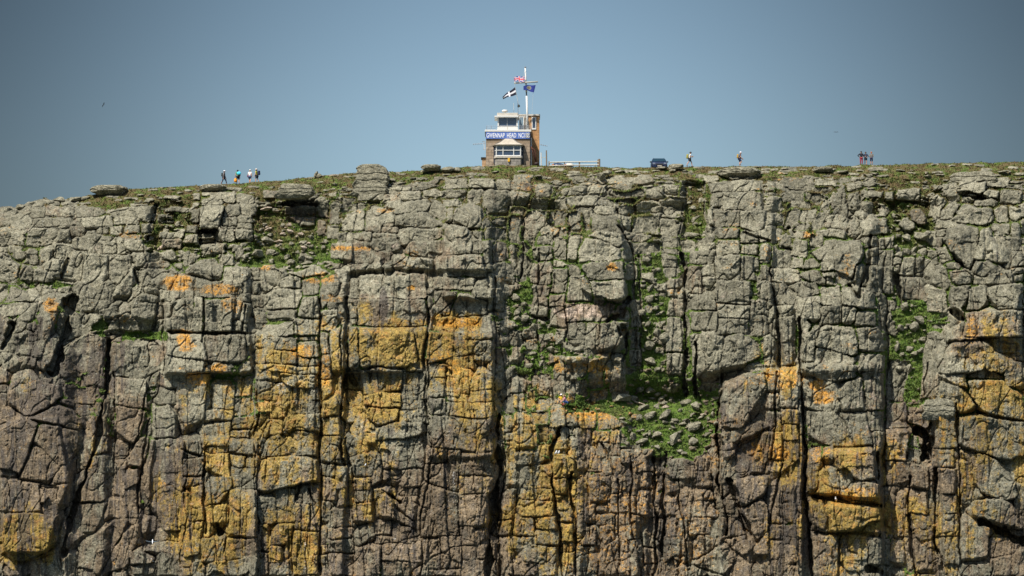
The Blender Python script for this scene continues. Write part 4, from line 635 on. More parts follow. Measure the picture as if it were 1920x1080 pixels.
# bay window: half octagon plan
def plan(hw, out, yy=yb): return [(-hw, yy), (-hw * .86, yy - out), (hw * .86, yy - out), (hw, yy)]
def bay(mb, levels, cx_):
    rings = [[mb.bm.verts.new((cx_ + a, b, z)) for a, b in plan(hw, out)] for hw, out, z in levels]
    for A_, B_ in zip(rings, rings[1:]):
        for k in range(3): mb.bm.faces.new((A_[k], A_[k + 1], B_[k + 1], B_[k]))
    mb.bm.faces.new(rings[0][::-1]); mb.bm.faces.new(rings[-1]); return mb
bxc = XU(953.5, yb)
bay(MB(), [(1.66, .75, GZ - 1.1), (1.66, .75, ZV(297.5, yb))], bxc).build("bay_wall", greystone, st)
bay(MB(), [(1.76, .84, ZV(297.4, yb)), (1.76, .84, ZV(295, yb))], bxc).build("bay_sill", offw, st)
bay(MB(), [(1.62, .66, ZV(294.9, yb)), (1.62, .66, ZV(273.6, yb))], bxc).build("bay_glazing", glass, st)
bf = MB(); zt, zb = ZV(273.5, yb), ZV(294.9, yb)
for seg in range(3):
    p0, p1 = plan(1.66, .71)[seg], plan(1.66, .71)[seg + 1]
    a = Vector((bxc + p0[0], p0[1], 0)); b = Vector((bxc + p1[0], p1[1], 0))
    for t in ((0, 1) if seg == 1 else (.04, .96)):
        q = a.lerp(b, t); bf.tube([(q.x, q.y, zb), (q.x, q.y, zt)], .075, 6)
    for z in (zb + .07, zt - .06, (zb + zt) / 2 + .05): bf.tube([(a.x, a.y, z), (b.x, b.y, z)], .055 if z != zb + .07 else .09, 6)
for xx in (-.64, .62): bf.tube([(bxc + xx, yb - .72, zb), (bxc + xx, yb - .72, zt)], .06, 6)
bf.build("bay_window_frame", white, st)
rl = [(1.90, .98, 273.8), (1.92, 1.0, 272.8), (1.70, .86, 271.4), (1.30, .62, 268.5), (.92, .40, 264.5), (.62, .22, 261.0), (.45, .12, 260.2)]
bay(MB(), [(h_, o_, ZV(v_, yb)) for h_, o_, v_ in rl], bxc).build("bay_roof", mat("stained_roof", (.40, .35, .28), .9, var=.45, scale=2.2), st)
for i in (1, 2): fl = MB(); fl.tube([(bxc + plan(h_, o_)[i][0], plan(h_, o_)[i][1] - .01, ZV(v_, yb) + .01) for h_, o_, v_ in rl[2:]], .045, 6); fl.build("roof_ridge", lead, st)
for sgn in (-1, 1):
    x0 = bxc + sgn * 1.78; MB().box(min(x0, x0 + sgn * -.26), max(x0, x0 + sgn * -.26), yb - .16, yb - .002, ZV(307, yb), ZV(274.2, yb), .01).build("shutter", darkm, st)
MB().box(XU(952.2, yb), XU(956, yb), yb - .95, yb - .76, ZV(304.8, yb), ZV(298.4, yb), .02).build("collection_box", yellow, st)
MB().tube([(XU(996.4, yb), yb + .1, GZ - .8), (XU(996.4, yb), yb + .1, ZV(258, yb))], .06).build("downpipe", white, st)
MB().tube([(XU(994.7, yb), yb - .05, GZ - .8), (XU(994.7, yb), yb - .05, ZV(249, yb))], .07).build("cable_duct", blackm, st)
# cabin on the roof
yc = 1.5; zc0 = ZV(244, yc)
MB().prism([(XU(930.3, yc), zc0 - .4), (XU(972.5, yc), zc0 - .4), (XU(970.6, yc), ZV(236.4, yc)), (XU(933.2, yc), ZV(236.4, yc))], yc, yc + 2.6).build("cabin_wall", white, st)
cg = MB().box(XU(935, yc), XU(968.6, yc), yc + .1, yc + 2.5, ZV(236.3, yc), ZV(220.8, yc)).build("cabin_window", glass, st)
f_ = MB()
for u0, u1 in ((932.8, 935.4), (968.3, 971)): f_.box(XU(u0, yc), XU(u1, yc), yc + .02, yc + 2.56, ZV(236.3, yc), ZV(220.6, yc))
f_.box(XU(932.8, yc), XU(971, yc), yc + .0, yc + .09, ZV(237.2, yc), ZV(235.7, yc)); f_.box(XU(950.6, yc), XU(951.2, yc), yc + .05, yc + .09, ZV(235.6, yc), ZV(221, yc))
f_.build("frame", white, cg)
MB().box(XU(950.5, yc), XU(952, yc), yc - .012, yc - .002, ZV(243, yc), ZV(237, yc)).build("wall_seam", offw, st)
MB().box(XU(927.2, yc), XU(972.2, yc), yc - .35, yc + 2.9, ZV(220.5, yc), ZV(217.6, yc), .03).build("cabin_eave", white, st)
MB().box(XU(932, yc), XU(971, yc), yc - .1, yc + 2.6, ZV(217.5, yc), ZV(211.6, yc), .04).build("cabin_roof", offw, st)
yr = yc + 1
MB().lathe((XU(946.5, yr), yr, ZV(211.8, yr)), [(.12, 0), (.12, .10), (.34, .12), (.36, .2), (.35, .28), (.26, .36), (.08, .39)], 18).build("radar_dome", white, st, True)
MB().tube([(XU(963.5, yc), yc + .5, ZV(212, yc)), (XU(963.2, yc), yc + .5, ZV(192, yc))], .025, 6).build("whip_aerial", white, st)
# tower
ty_ = 3.4
MB().box(XU(984, ty_), XU(1011.5, ty_), ty_, ty_ + 3.2, GZ - 1, ZV(217.4, ty_)).build("tower_wall", brick, st)
MB().box(XU(971.5, ty_), XU(1012.8, ty_), ty_ - .12, ty_ + 3.3, ZV(217.3, ty_), ZV(214.4, ty_), .02).build("tower_coping", offw, st)
tw = MB()
for q in ((997, 998.6, 219.8, 243), (1003.8, 1005.4, 219.8, 243), (998.6, 1003.8, 219.8, 221.4), (998.6, 1003.8, 240.2, 243)): tw.box(XU(q[0], ty_), XU(q[1], ty_), ty_ - .08, ty_ - .003, ZV(q[3], ty_), ZV(q[2], ty_))
tw = tw.build("tower_window", white, st)
MB().box(XU(998.7, ty_), XU(1003.7, ty_), ty_ - .03, ty_ - .004, ZV(240.1, ty_), ZV(221.5, ty_)).build("pane", glass, tw)
dr_ = MB(); yd = 3.0
for q in ((973, 974.6, 218, 244), (981, 983, 218, 244), (974.6, 981, 218, 220), (974.6, 981, 241.5, 244), (985.5, 988, 218, 244), (983, 985.5, 218, 219.5)): dr_.box(XU(q[0], yd), XU(q[1], yd), yd, yd + .1, ZV(q[3], yd), ZV(q[2], yd))
dr_ = dr_.build("door", white, st)
MB().box(XU(974.7, yd), XU(980.9, yd), yd + .03, yd + .06, ZV(241.4, yd), ZV(220.1, yd)).build("pane", mat("pale_glass", (.16, .24, .30), .1), dr_)
MB().box(XU(983, yd), XU(985.5, yd), yd + .2, yd + .3, ZV(244, yd), ZV(219.5, yd)).build("stair_panel", mat("tan_board", (.40, .27, .12), .8), st)
rl_ = MB(); yq = yb + .1
for a, b in ((912, 931), (972.5, 994.5)):
    for v_ in (236.3, 240): rl_.tube([(XU(a, yq), yq, ZV(v_, yq)), (XU(b, yq), yq, ZV(v_, yq))], .022, 6)
for u_ in (912.2, 921, 978.5, 986, 994.3): rl_.tube([(XU(u_, yq), yq, ZV(244, yq)), (XU(u_, yq), yq, ZV(235.8, yq))], .026, 6)
rl_.tube([(XU(912.2, yq), yq, ZV(236.3, yq)), (XU(912.2, yq), yq + 4, ZV(236.3, yq))], .022, 6)
rl_.tube([(XU(931, yq), yq, ZV(236.3, yq)), (XU(972.5, yq), yq, ZV(236.3, yq))], .015, 6); rl_.build("railing", steel, st)
# ------------------------------------------------------------------ masts, flags, aerials
ym = 1.2
ms = empty("signal_mast", P(989.6, 244, ym)); tag(ms, "tall white signal mast with a crossarm on the station roof", "mast")
MB().tube([P(989.6, 244.5, ym), P(987.4, 180, ym)], .13, 10, .11).build("lower_pole", white, ms, True)
MB().tube([P(987.4, 180, ym), P(986.9, 172, ym)], .07, 8).build("joint", blackm, ms)
MB().tube([P(987, 173, ym), P(984.8, 127, ym)], .11, 10, .085).build("upper_pole", white, ms, True)
MB().lathe(P(984.8, 127, ym), [(.11, 0), (.12, .1), (.02, .16)], 10).build("cap", steel, ms)
MB().tube([P(964, 156, ym - .14), P(1008.6, 153.3, ym - .14)], .085, 8).build("crossarm", whrail, ms, True)
for a, b in (((1004.5, 155), (1000, 172)), ((1000, 172), (995, 243)), ((964.5, 157), (981, 243)), ((984.6, 129), (977, 155))):
    MB().tube([P(*a, ym - .2), P(*b, ym - .2)], .012, 4).build("halyard", whrail, ms)
fp = empty("flagpole", P(971.5, 216, yc + .2)); tag(fp, "thin grey pole above the cabin leaning left at its white top", "flagpole")
MB().tube([P(971.5, 216, yc + .2), P(971, 189, yc + .2)], .035, 6).build("pole", steel, fp); MB().tube([P(971, 190, yc + .2), P(965.6, 162.5, yc + .2)], .028, 6).build("pole", white, fp)
MB().lathe(P(972.6, 199, yc + .2), [(.02, -.15), (.14, -.1), (.16, .05), (.05, .2)], 8).build("wind_sensor", blackm, fp)
def flag(name, q, mats, fn, label, nx=64, ny=36, amp=.12, y=ym - .3):
    """q: photo pixels of the corners, hoist top, fly top, fly bottom, hoist bottom"""
    base_ = P(*q[0], y); v = []; fc = []; mi = []
    for j in range(ny + 1):
        for i in range(nx + 1):
            s_, t_2 = i / nx, j / ny
            u_ = (q[0][0] * (1 - s_) + q[1][0] * s_) * (1 - t_2) + (q[3][0] * (1 - s_) + q[2][0] * s_) * t_2
            w_ = (q[0][1] * (1 - s_) + q[1][1] * s_) * (1 - t_2) + (q[3][1] * (1 - s_) + q[2][1] * s_) * t_2
            yy = y - amp * math.sin(s_ * 9 + t_2 * 1.5) * s_**.6
            w_ += .9 * math.sin(s_ * 7.5) * s_**.5
            v.append(P(u_, w_, yy) - base_)
    for j in range(ny):
        for i in range(nx):
            a = j * (nx + 1) + i; fc.append((a, a + 1, a + nx + 2, a + nx + 1)); mi.append(fn((i + .5) / nx, (j + .5) / ny))
    e = bpy.data.meshes.new(name); e.from_pydata([tuple(p) for p in v], [], fc); e.polygons.foreach_set("material_index", mi)
    for m_ in mats: e.materials.append(m_)
    o = link(bpy.data.objects.new(name, e)); o.location = base_; md = o.modifiers.new("t", 'SOLIDIFY'); md.thickness = .012; tag(o, label, "flag"); return o
fw = mat("flag_white", (.80, .78, .80), .8); fb = mat("flag_blue", (.03, .07, .32), .8); frd = mat("flag_red", (.72, .05, .09), .8); fbk = mat("flag_black", (.012, .012, .03), .8); fnv = mat("flag_navy", (.02, .035, .22), .8); fgd = mat("flag_gold", (.50, .42, .20), .8)
def jack(s, t):
    X_, Y_ = (s - .5) * 2, (t - .5)
    if abs(s - .5) < .05 or abs(t - .5) < .10: return 2
    if abs(s - .5) < .09 or abs(t - .5) < .17: return 0
    d_ = min(abs(Y_ * 2 - X_), abs(Y_ * 2 + X_)) / 1.41
    return 2 if d_ < .05 else (0 if d_ < .15 else 1)
flag("union_flag", [(983.8, 143), (963.2, 144), (964, 152.5), (983.2, 154)], [fw, fb, frd], jack, "small red, white and blue flag with crossed bars flying from the upper mast")
flag("black_flag", [(965.6, 163.4), (942, 181), (943.5, 185.3), (968, 177.5)], [fbk, fw], lambda s, t: 1 if abs(s - .5) < .07 or abs(t - .5) < .13 else 0, "black flag with a white upright cross on the leaning pole")
def roundel(s, t):
    d_ = math.hypot((s - .52) * 1.7, t - .48)
    return 1 if .25 < d_ < .34 else (2 if d_ < .25 and abs(math.sin(s * 38) * math.cos(t * 23)) > .45 else (3 if d_ < .25 else 0))
flag("navy_flag", [(1004.6, 159.3), (981.5, 160.5), (981.5, 168), (1001, 173.2)], [fnv, mat("flag_grey", (.25, .26, .25), .8), fgd, fbk], roundel, "navy blue flag with a round grey and gold crest below the crossarm")
def aerial(nm, pts, rods, label, mast=None):
    b = empty(nm, P(*pts[0], yb + .3)); tag(b, label, "aerial")
    MB().tube([P(*p, yb + .3) for p in pts], .03, 6).build("boom", steel, b)
    for u_, v_, h_ in rods: MB().tube([P(u_, v_ - h_, yb + .1), P(u_, v_ + h_, yb + .5)], .02, 5).build("rod", steel, b)
    if mast: MB().tube([P(*p, yb + .3) for p in mast], .04, 6).build("bracket", white, b)
aerial("tv_aerial", [(910.5, 269), (886.5, 270.5)], [(888, 270.4, 1.4), (891, 270.2, 1.5), (894.5, 270, 1.6), (898, 269.7, 1.7), (902, 269.4, 2)], "long rodded aerial reaching left from the station's upper wall", [(907.5, 266), (908.3, 282)])
aerial("tv_aerial", [(911, 266), (904.5, 265.2)], [(905.5, 265.4, 1), (907.5, 265.6, 1)], "short aerial above the long one on the station's left wall")
aerial("tv_aerial", [(911, 279), (905.5, 279.6)], [(906, 279.6, 1), (908.5, 279.3, 1)], "short aerial below the long one on the station's left wall")
aerial("tv_aerial", [(1012.5, 271), (1027, 274)], [(1015, 271.5, 1), (1019, 272.3, 1), (1023, 273.2, 1)], "thin aerial reaching right from the brick tower")
sh = empty("small_shed", P(907, 309, 1.4)); tag(sh, "small tan brick outhouse with flat black roof against the station's left wall", "shed")
MB().box(XU(903.8, 1.4), XU(910.8, 1.4), 1.4, 3.2, ZV(309, 1.4) - 1, ZV(296.5, 1.4)).build("wall", masonry("tan_brick", (.42, .25, .12), (.50, .31, .16), (.35, .24, .15), .3, .1), sh)
MB().box(XU(901.8, 1.4), XU(910.9, 1.4), 1.25, 3.3, ZV(296.4, 1.4), ZV(295, 1.4)).build("roof", blackm, sh)
an = empty("rusty_anchor", P(1005.8, 309, .7)); tag(an, "rusty brown anchor leaning on the brick tower, dark round end down", "anchor")
MB().tube([P(996.5, 275, .75), P(998.5, 283, .75), P(1005.5, 306, .7)], .07, 8).build("shank", rust, an, True)
MB().tube([P(997, 279.5, .7), P(1001.5, 280, .7), P(1003.5, 285, .7), P(1005.8, 306, .7)], .06, 8).build("arm", rust, an, True)
q = P(1005.9, 307.2, .65); MB().ball(q, .27, .24, .22).build("crown", mat("dark_iron", (.03, .016, .014), .7), an, True)
# posts and fence
po = empty("gate_post", P(1025, 311, .8)); tag(po, "tall thin wooden post right of the brick tower, tied to it by a bar", "post")
MB().tube([P(1025, 313, .8), P(1024.4, 282, .8)], .085, 8, .07).build("post", wood, po); MB().tube([P(1013, 295.3, .8), P(1024.6, 295.3, .8)], .03, 6).build("bar", whrail, po)
wp = MB().tube([P(1015, 313, .8), P(1014.6, 286, .8)], .07, 8).build("white_post", white); tag(wp, "thin white post close against the tower's right corner", "post")
fe = empty("rail_fence", P(1076, 312, 1.0)); tag(fe, "low fence of two white rails right of the station", "fence")
for v0, v1 in ((304.6, 303.0), (311, 309.2)):
    MB().tube([P(1029.5, v0, .95), P(1058, (v0 + v1) / 2 + .1, .95), P(1123, v1, .95)], .075, 6).build("rail", whrail, fe)
for u_, vt, r_ in ((1029.6, 302.5, .075), (1058.2, 305, .06), (1086.4, 304.2, .09), (1121.4, 299.5, .10), (1123.6, 298, .12)):
    MB().tube([P(u_, 314, 1.0), P(u_, vt, 1.0)], r_, 8).build("post", wood, fe)
def hull_obj(u0, u1, v0, v1, y, cols, label):
    c = P((u0 + u1) / 2, v1, y); L = (XU(u1, y) - XU(u0, y)) / 2; H = ZV(v0, y) - ZV(v1, y); r = empty("rowing_boat", c); tag(r, label, "boat")
    m_ = MB(); rg_ = []
    for i in range(13):
        t = -1 + i / 6; w_ = .55 * (1 - abs(t)**2.6) + .05; h_ = H * (.55 + .45 * (1 - abs(t)**3))
        rg_.append([m_.bm.verts.new((c.x + t * L, c.y + w_ * math.cos(a), c.z + h_ * math.sin(a))) for a in [math.pi * k / 8 for k in range(9)]])
    for k_, (A_, B_) in enumerate(zip(rg_, rg_[1:])):
        for k in range(8): m_.bm.faces.new((A_[k], A_[k + 1], B_[k + 1], B_[k])).material_index = 1 if k_ < 2 else 0
    m_.bm.faces.new(rg_[0]); m_.bm.faces.new(rg_[-1][::-1]); m_.build("hull", cols[:2], r, True)
    m_ = MB(); m_.tube([(c.x - L, c.y, c.z + H * .5), (c.x, c.y, c.z + H * 1.02), (c.x + L, c.y, c.z + H * .5)], .03, 6).build("keel", cols[2], r)
bn = mat("boat_navy", (.012, .025, .07), .4); bo = mat("boat_brown", (.30, .10, .03), .6)
hull_obj(1034.5, 1057, 305.8, 312, 1.9, [bn, bo, blackm], "upturned navy blue rowing boat with brown end behind the white rails")
hull_obj(1059, 1076, 306, 312, 1.9, [offw, mat("boat_red", (.28, .05, .03), .6), rust], "upturned cream rowing boat with red end behind the white rails")
# ------------------------------------------------------------------ car
def make_car():
    y0 = 4.6; u0 = 1235.2; z0 = ZV(314, y0) - .52; c = Vector((XU(u0, y0), y0, z0)); r = empty("parked_car", c); tag(r, "dark blue car parked facing the sea behind the clifftop grass", "car")
    paint = mat("car_paint", (.006, .014, .045), .45, .0, spec=.35); gl = mat("car_glass", (.012, .035, .05), .3, spec=.3); tyre = mat("tyre", (.015, .015, .015), .9); chrome = mat("car_chrome", (.5, .5, .52), .2, .9); lamp = mat("lamp_lens", (.22, .25, .3), .1)
    secs = [(-2.2, .55, .80, .74, .66), (-2.12, .84, .90, .80, .70), (-1.7, .96, .93, .84, .74), (-1.05, 1.08, .94, .85, .76), (-.35, 1.56, .94, .72, .60), (.2, 1.64, .94, .71, .60), (1.2, 1.62, .94, .70, .58), (1.8, 1.5, .93, .68, .56), (2.15, 1.0, .90, .80, .72), (2.25, .6, .84, .78, .7)]
    m_ = MB(); rg_ = []
    for y, h, wb, wt, wt2 in secs:
        belt = min(h - .02, .98)
        half = [(wb * .9, .28), (wb, .45), (wb, min(.72, h - .1)), (wb * .975, belt), (wt, h - .07), (wt2, h)]
        pts = half + [(-a, b) for a, b in half[::-1]]
        rg_.append([m_.bm.verts.new((c.x + a, c.y + y, c.z + b)) for a, b in pts])
    n = len(rg_[0])
    for A_, B_ in zip(rg_, rg_[1:]):
        for k in range(n): m_.bm.faces.new((A_[k], A_[(k + 1) % n], B_[(k + 1) % n], B_[k]))
    m_.bm.faces.new(rg_[0][::-1]); m_.bm.faces.new(rg_[-1]); m_.build("body", paint, r, False)
    def quad(name, P4, m, t=.02):
        q_ = MB(); v = [Vector(p) + c for p in P4]; nn = (v[1] - v[0]).cross(v[3] - v[0]).normalized() * t
        a = [q_.bm.verts.new(p) for p in v]; b = [q_.bm.verts.new(p - nn) for p in v]; q_.bm.faces.new(a); q_.bm.faces.new(b[::-1])
        for i in range(4): q_.bm.faces.new((a[i], b[i], b[(i + 1) % 4], a[(i + 1) % 4]))
        return q_.build(name, m, r)
    quad("windscreen", [(-.80, -1.05, 1.115), (.80, -1.05, 1.115), (.62, -.42, 1.545), (-.62, -.42, 1.545)], gl)
    for s_ in (-1, 1):
        quad("side_window", [(s_ * .945, -.85, 1.02), (s_ * .945, 1.6, 1.02), (s_ * .745, 1.4, 1.5), (s_ * .745, -.3, 1.5)], gl)
        MB().box(c.x + s_ * 1.0 - .10, c.x + s_ * 1.0 + .10, c.y - .78, c.y - .62, c.z + 1.02, c.z + 1.17, .03).build("wing_mirror", blackm, r)
        MB().box(c.x + s_ * .66 - .16, c.x + s_ * .66 + .16, c.y - 2.2, c.y - 2.08, c.z + .66, c.z + .80, .03).build("headlight", lamp, r)
        for y in (-1.35, 1.35):
            wh = MB().tube([(c.x + s_ * .72, c.y + y, c.z + .33), (c.x + s_ * .95, c.y + y, c.z + .33)], .33, 24).build("wheel", tyre, r)
            MB().tube([(c.x + s_ * .9, c.y + y, c.z + .33), (c.x + s_ * .96, c.y + y, c.z + .33)], .2, 16).build("rim", chrome, wh)
    MB().box(c.x - .42, c.x + .42, c.y - 2.26, c.y - 2.16, c.z + .52, c.z + .66, .02).build("grille", blackm, r)
    MB().box(c.x - .26, c.x + .26, c.y - 2.29, c.y - 2.22, c.z + .36, c.z + .47).build("number_plate", offw, r)
    for s_ in (-1, 1): MB().tube([(c.x + s_ * .66, c.y - .2, c.z + 1.64), (c.x + s_ * .64, c.y + 1.2, c.z + 1.64)], .02, 6).build("roof_rail", blackm, r)
    for s_ in (-.3, .25): MB().tube([(c.x + s_, c.y - 1.12, c.z + 1.12), (c.x + s_ + .42, c.y - 1.0, c.z + 1.19)], .012, 5).build("wiper", blackm, r)
make_car()
# ------------------------------------------------------------------ people
def skin(name, pts, edges, m, parent, sub=1, root=0):
    e = bpy.data.meshes.new(name); e.from_pydata([p[:3] for p in pts], edges, []); o = link(bpy.data.objects.new(name, e), parent)
    o.modifiers.new("s", 'SKIN').use_smooth_shade = True
    for i, p in enumerate(pts):
        v = e.skin_vertices[0].data[i]; v.radius = (p[3], p[4] if len(p) > 4 else p[3]); v.use_root = (i == root)
    sb_ = o.modifiers.new("d", 'SUBSURF'); sb_.levels = sub; sb_.render_levels = sub; e.materials.append(m); return o
skinm = mat("skin", (.50, .28, .19), .6); cm_ = {}
def cloth(c):
    if c not in cm_: cm_[c] = mat("cloth_%d" % len(cm_), c, .85, var=.15)
    return cm_[c]
def person(foot, yaw, label, shirt, legs, long=False, sleeve=True, lf=(0.0, 0.0), rf=(0.0, 0.0), la=None, ra=None, lean=0.0, hat=None, hair=None, height=1.72, group=None, pelvis=None, shoe=(.05, .04, .035), lk=None, rk=None):
    """local frame: x to the person's left, -y forward. lf/rf: forward reach and lift of each foot; la/ra: elbow and hand"""
    r = empty("person", foot, yaw); tag(r, label, "person", group); k = height / 1.72; r.scale = (k, k, k)
    pz = .90 if pelvis is None else pelvis; hx = .10
    pel = (0, 0, pz); ch = (0, -lean * .6, pz + .33); nk = (0, -lean, pz + .53); hd = (0, -lean - .02, pz + .67)
    L = [(hx, 0, pz - .03), lk or (hx, -lf[0] * .55 - .03 - .1 * abs(lf[0]), pz * .54 + lf[1] * .6), (hx, -lf[0], .09 + lf[1])]
    R_ = [(-hx, 0, pz - .03), rk or (-hx, -rf[0] * .55 - .03 - .1 * abs(rf[0]), pz * .54 + rf[1] * .6), (-hx, -rf[0], .09 + rf[1])]
    shz = pz + .46
    la = la or [(.26, -lean * .8 - .02, shz - .28), (.27, -lean * .8 - .14, shz - .52)]
    ra = ra or [(-.26, -lean * .8 + .03, shz - .28), (-.27, -lean * .8 + .02, shz - .54)]
    pts = [(*pel, .15, .11), (0, -lean * .3, pz + .16, .13, .10), (*ch, .155, .11), (*nk, .06), (0, -lean - .01, pz + .60, .085, .09), (*hd, .088, .10), (0, hd[1], pz + .75, .06, .07),
           (0, hd[1] - .115, pz + .655, .018), (.10, hd[1], pz + .665, .014, .03), (-.10, hd[1], pz + .665, .014, .03)]
    ed = [(0, 1), (1, 2), (2, 3), (3, 4), (4, 5), (5, 6), (5, 7), (5, 8), (5, 9)]
    for side, A_, leg in ((1, la, L), (-1, ra, R_)):
        n = len(pts); pts += [(side * .18, -lean * .85, shz, .06), (*A_[0], .045), (*A_[1], .028)]; ed += [(2, n), (n, n + 1), (n + 1, n + 2)]
        d = (Vector(A_[1]) - Vector(A_[0])).normalized(); h = Vector(A_[1]) + d * .07; pts.append((*h, .036, .02)); ed.append((n + 2, n + 3))
        px = d.cross(Vector((1, 0, 0)) if abs(d.x) < .8 else Vector((0, 1, 0))).normalized()
        for j, (o_, ln) in enumerate(((-.03, .075), (-.01, .085), (.01, .08), (.028, .062))):
            m = len(pts); b = h + d * .035 + px * o_; cu = Vector((-side * .015, 0, 0))
            pts += [(*b, .0095), (*(b + d * ln * .5), .009), (*(b + d * ln + cu), .008)]; ed += [(n + 3, m), (m, m + 1), (m + 1, m + 2)]
        m = len(pts); b = Vector(A_[1]) + d * .04 - px * .04; pts += [(*b, .011), (*(b + d * .05 - px * .015), .009)]; ed += [(n + 3, m), (m, m + 1)]
        n = len(pts); pts += [(*leg[0], .095), (*leg[1], .058), (leg[1][0], (leg[1][1] + leg[2][1]) / 2 + .03, (leg[1][2] + leg[2][2]) / 2 + .03, .055), (*leg[2], .04), (leg[2][0], leg[2][1] - .13, leg[2][2] - .05, .035)]
        ed += [(0, n), (n, n + 1), (n + 1, n + 2), (n + 2, n + 3), (n + 3, n + 4)]
    skin("body", pts, ed, skinm, r, 2)
    e_ = .022
    sp_ = [(0, 0, pz + .02, .16, .13), (0, -lean * .3, pz + .16, .15 + e_ / 2, .12 + e_ / 2), (*ch, .165 + e_ / 2, .125 + e_ / 2), (0, -lean * .95, pz + .47, .10, .09)]; se = [(0, 1), (1, 2), (2, 3)]
    for side, A_ in ((1, la), (-1, ra)):
        n = len(sp_); sp_.append((side * .185, -lean * .85, shz, .075)); t = 1.0 if sleeve == 'long' else .55
        q_ = Vector((side * .19, -lean * .85, shz)).lerp(Vector(A_[0]), t); sp_.append((*q_, .06)); se += [(2, n), (n, n + 1)]
        if sleeve == 'long': sp_.append((*(Vector(A_[0]).lerp(Vector(A_[1]), .9)), .045)); se.append((n + 1, n + 2))
    skin("shirt", sp_, se, cloth(shirt), r, 2)
    tp = [(0, 0, pz + .02, .165, .13)]; te = []
    for leg in (L, R_):
        n = len(tp); a, b, c_2 = [Vector(x_) for x_ in leg]; tp += [(*a, .11), (*(a.lerp(b, .85)), .085)]; te += [(0, n), (n, n + 1)]
        if long: tp += [(*b, .075), (*(b.lerp(c_2, .9)), .06)]; te += [(n + 1, n + 2), (n + 2, n + 3)]
    skin("trousers" if long else "shorts", tp, te, cloth(legs), r, 2)
    for leg in (L, R_): skin("shoe", [(leg[2][0], leg[2][1] + .04, leg[2][2] - .03, .052), (leg[2][0], leg[2][1] - .16, leg[2][2] - .05, .045, .035)], [(0, 1)], cloth(shoe), r, 2)
    c = Vector((0, hd[1], pz + .68))
    if hair: MB().lathe(c + Vector((0, .015, -.02)), [(.03, -.10), (.085, -.06), (.108, .02), (.10, .08), (.06, .125), (.01, .14)], 14, 1, 1.12).build("hair", cloth(hair), r, True, off=0)
    if hat: MB().lathe(c, [(.15, .035), (.152, .045), (.108, .05), (.105, .09), (.07, .135), (.01, .145)], 14, 1, 1.1).build("hat", cloth(hat), r, True, off=0)
    for s_ in (-1, 1): MB().ball(c + Vector((s_ * .034, -.098, -.01)), .012, .010, .010, 8).build("eye", blackm, r, True, off=0)
    return r, k
def bag(pr, off, size, col, label, name="backpack", flap=None, cat="backpack"):
    r, k = pr; m4 = Matrix.Translation(r.location) @ Matrix.Rotation(r.rotation_euler[2], 4, 'Z') @ Matrix.Diagonal((k, k, k, 1)); o = empty(name, m4 @ Vector(off), r.rotation_euler[2]); tag(o, label, cat)
    w_, d_, h_ = size; MB().box(-w_ / 2, w_ / 2, -d_ / 2, d_ / 2, -h_ / 2, h_ / 2, min(size) * .35).build("pack_body", cloth(col), o, True, off=0)
    MB().box(-w_ * .36, w_ * .36, d_ * .4, d_ * .62, -h_ * .42, h_ * .05, .02).build("front_pocket", cloth(flap or col), o, True, off=0)
    for s_ in (-1, 1): MB().tube([(s_ * w_ * .32, -d_ * .45, h_ * .45), (s_ * w_ * .34, -d_ * .5 - .2, h_ * .5), (s_ * w_ * .36, -d_ * .5 - .22, h_ * .1), (s_ * w_ * .3, -d_ * .45, -h_ * .3)], .018, 6).build("strap", cloth(flap or col), o, off=0)
    return o
R90 = math.pi / 2
FR, FL = R90, -R90       # walking to the photo's right / left
yp = .25
p = person(P(419.5, 346.6, yp), FR - .2, "walker in grey checked shirt, dark trousers and white hat, leftmost of the four", (.16, .14, .14), (.03, .04, .07), long=True, sleeve='long', lf=(.34, 0), rf=(-.30, .04), hat=(.75, .75, .78), hair=(.03, .02, .02), lean=.05)
bag(p, (0, .22, 1.22), (.26, .14, .42), (.03, .05, .05), "slim dark grey backpack on the leftmost walker's back")
p = person(P(446, 345.6, yp), math.pi + .5, "walker in green shirt and black shorts carrying an orange bag", (.12, .30, .09), (.015, .016, .02), lf=(.1, 0), rf=(-.14, 0), hair=(.02, .02, .02), lean=.08, height=1.76)
bag(p, (-.03, .26, 1.2), (.34, .2, .50), (.02, .03, .04), "dark backpack of the second walker under a round turquoise cover")
tq = MB().ball((0, 0, 0), .26, .09, .21).build("rolled_mat", cloth((.08, .55, .72)), None, True); tq.location = P(447.8, 324.8, yp - .58); tag(tq, "round turquoise roll strapped on the second walker's backpack", "bag")
ob = empty("dry_bag", P(441.6, 338, yp - .2)); tag(ob, "bright orange bag held low in the second walker's hand", "bag")
MB().lathe((0, 0, 0), [(.08, -.24), (.17, -.2), (.19, -.05), (.17, .12), (.09, .2), (.05, .25)], 14).build("sack", cloth((.85, .30, .02)), ob, True, off=0)
MB().tube([(-.05, 0, .24), (0, 0, .34), (.05, 0, .24)], .015, 6).build("handle", blackm, ob, off=0)
p = person(P(468.5, 344.6, yp), math.pi - .3, "walker in white T-shirt, blue shorts and white cap seen from behind", (.78, .70, .68), (.04, .08, .18), lf=(.16, 0), rf=(-.18, .02), hat=(.80, .78, .76), hair=(.35, .22, .1), shoe=(.6, .6, .55), height=1.70)
o = bag(p, (.24, .04, .92), (.2, .12, .22), (.12, .03, .07), "small maroon hip bag at the white-shirted walker's side", "hip_bag", cat="bag")
p = person(P(481.5, 344.2, yp), FL - .35, "walker in yellow patterned shirt and navy shorts, rightmost of the four", (.45, .42, .05), (.025, .035, .06), lf=(.12, 0), rf=(-.2, .02), hat=(.75, .62, .52), hair=(.05, .03, .02), lean=.06, shoe=(.6, .55, .45), height=1.78)
bag(p, (0, .25, 1.22), (.34, .22, .52), (.015, .025, .08), "navy backpack on the rightmost of the four walkers")
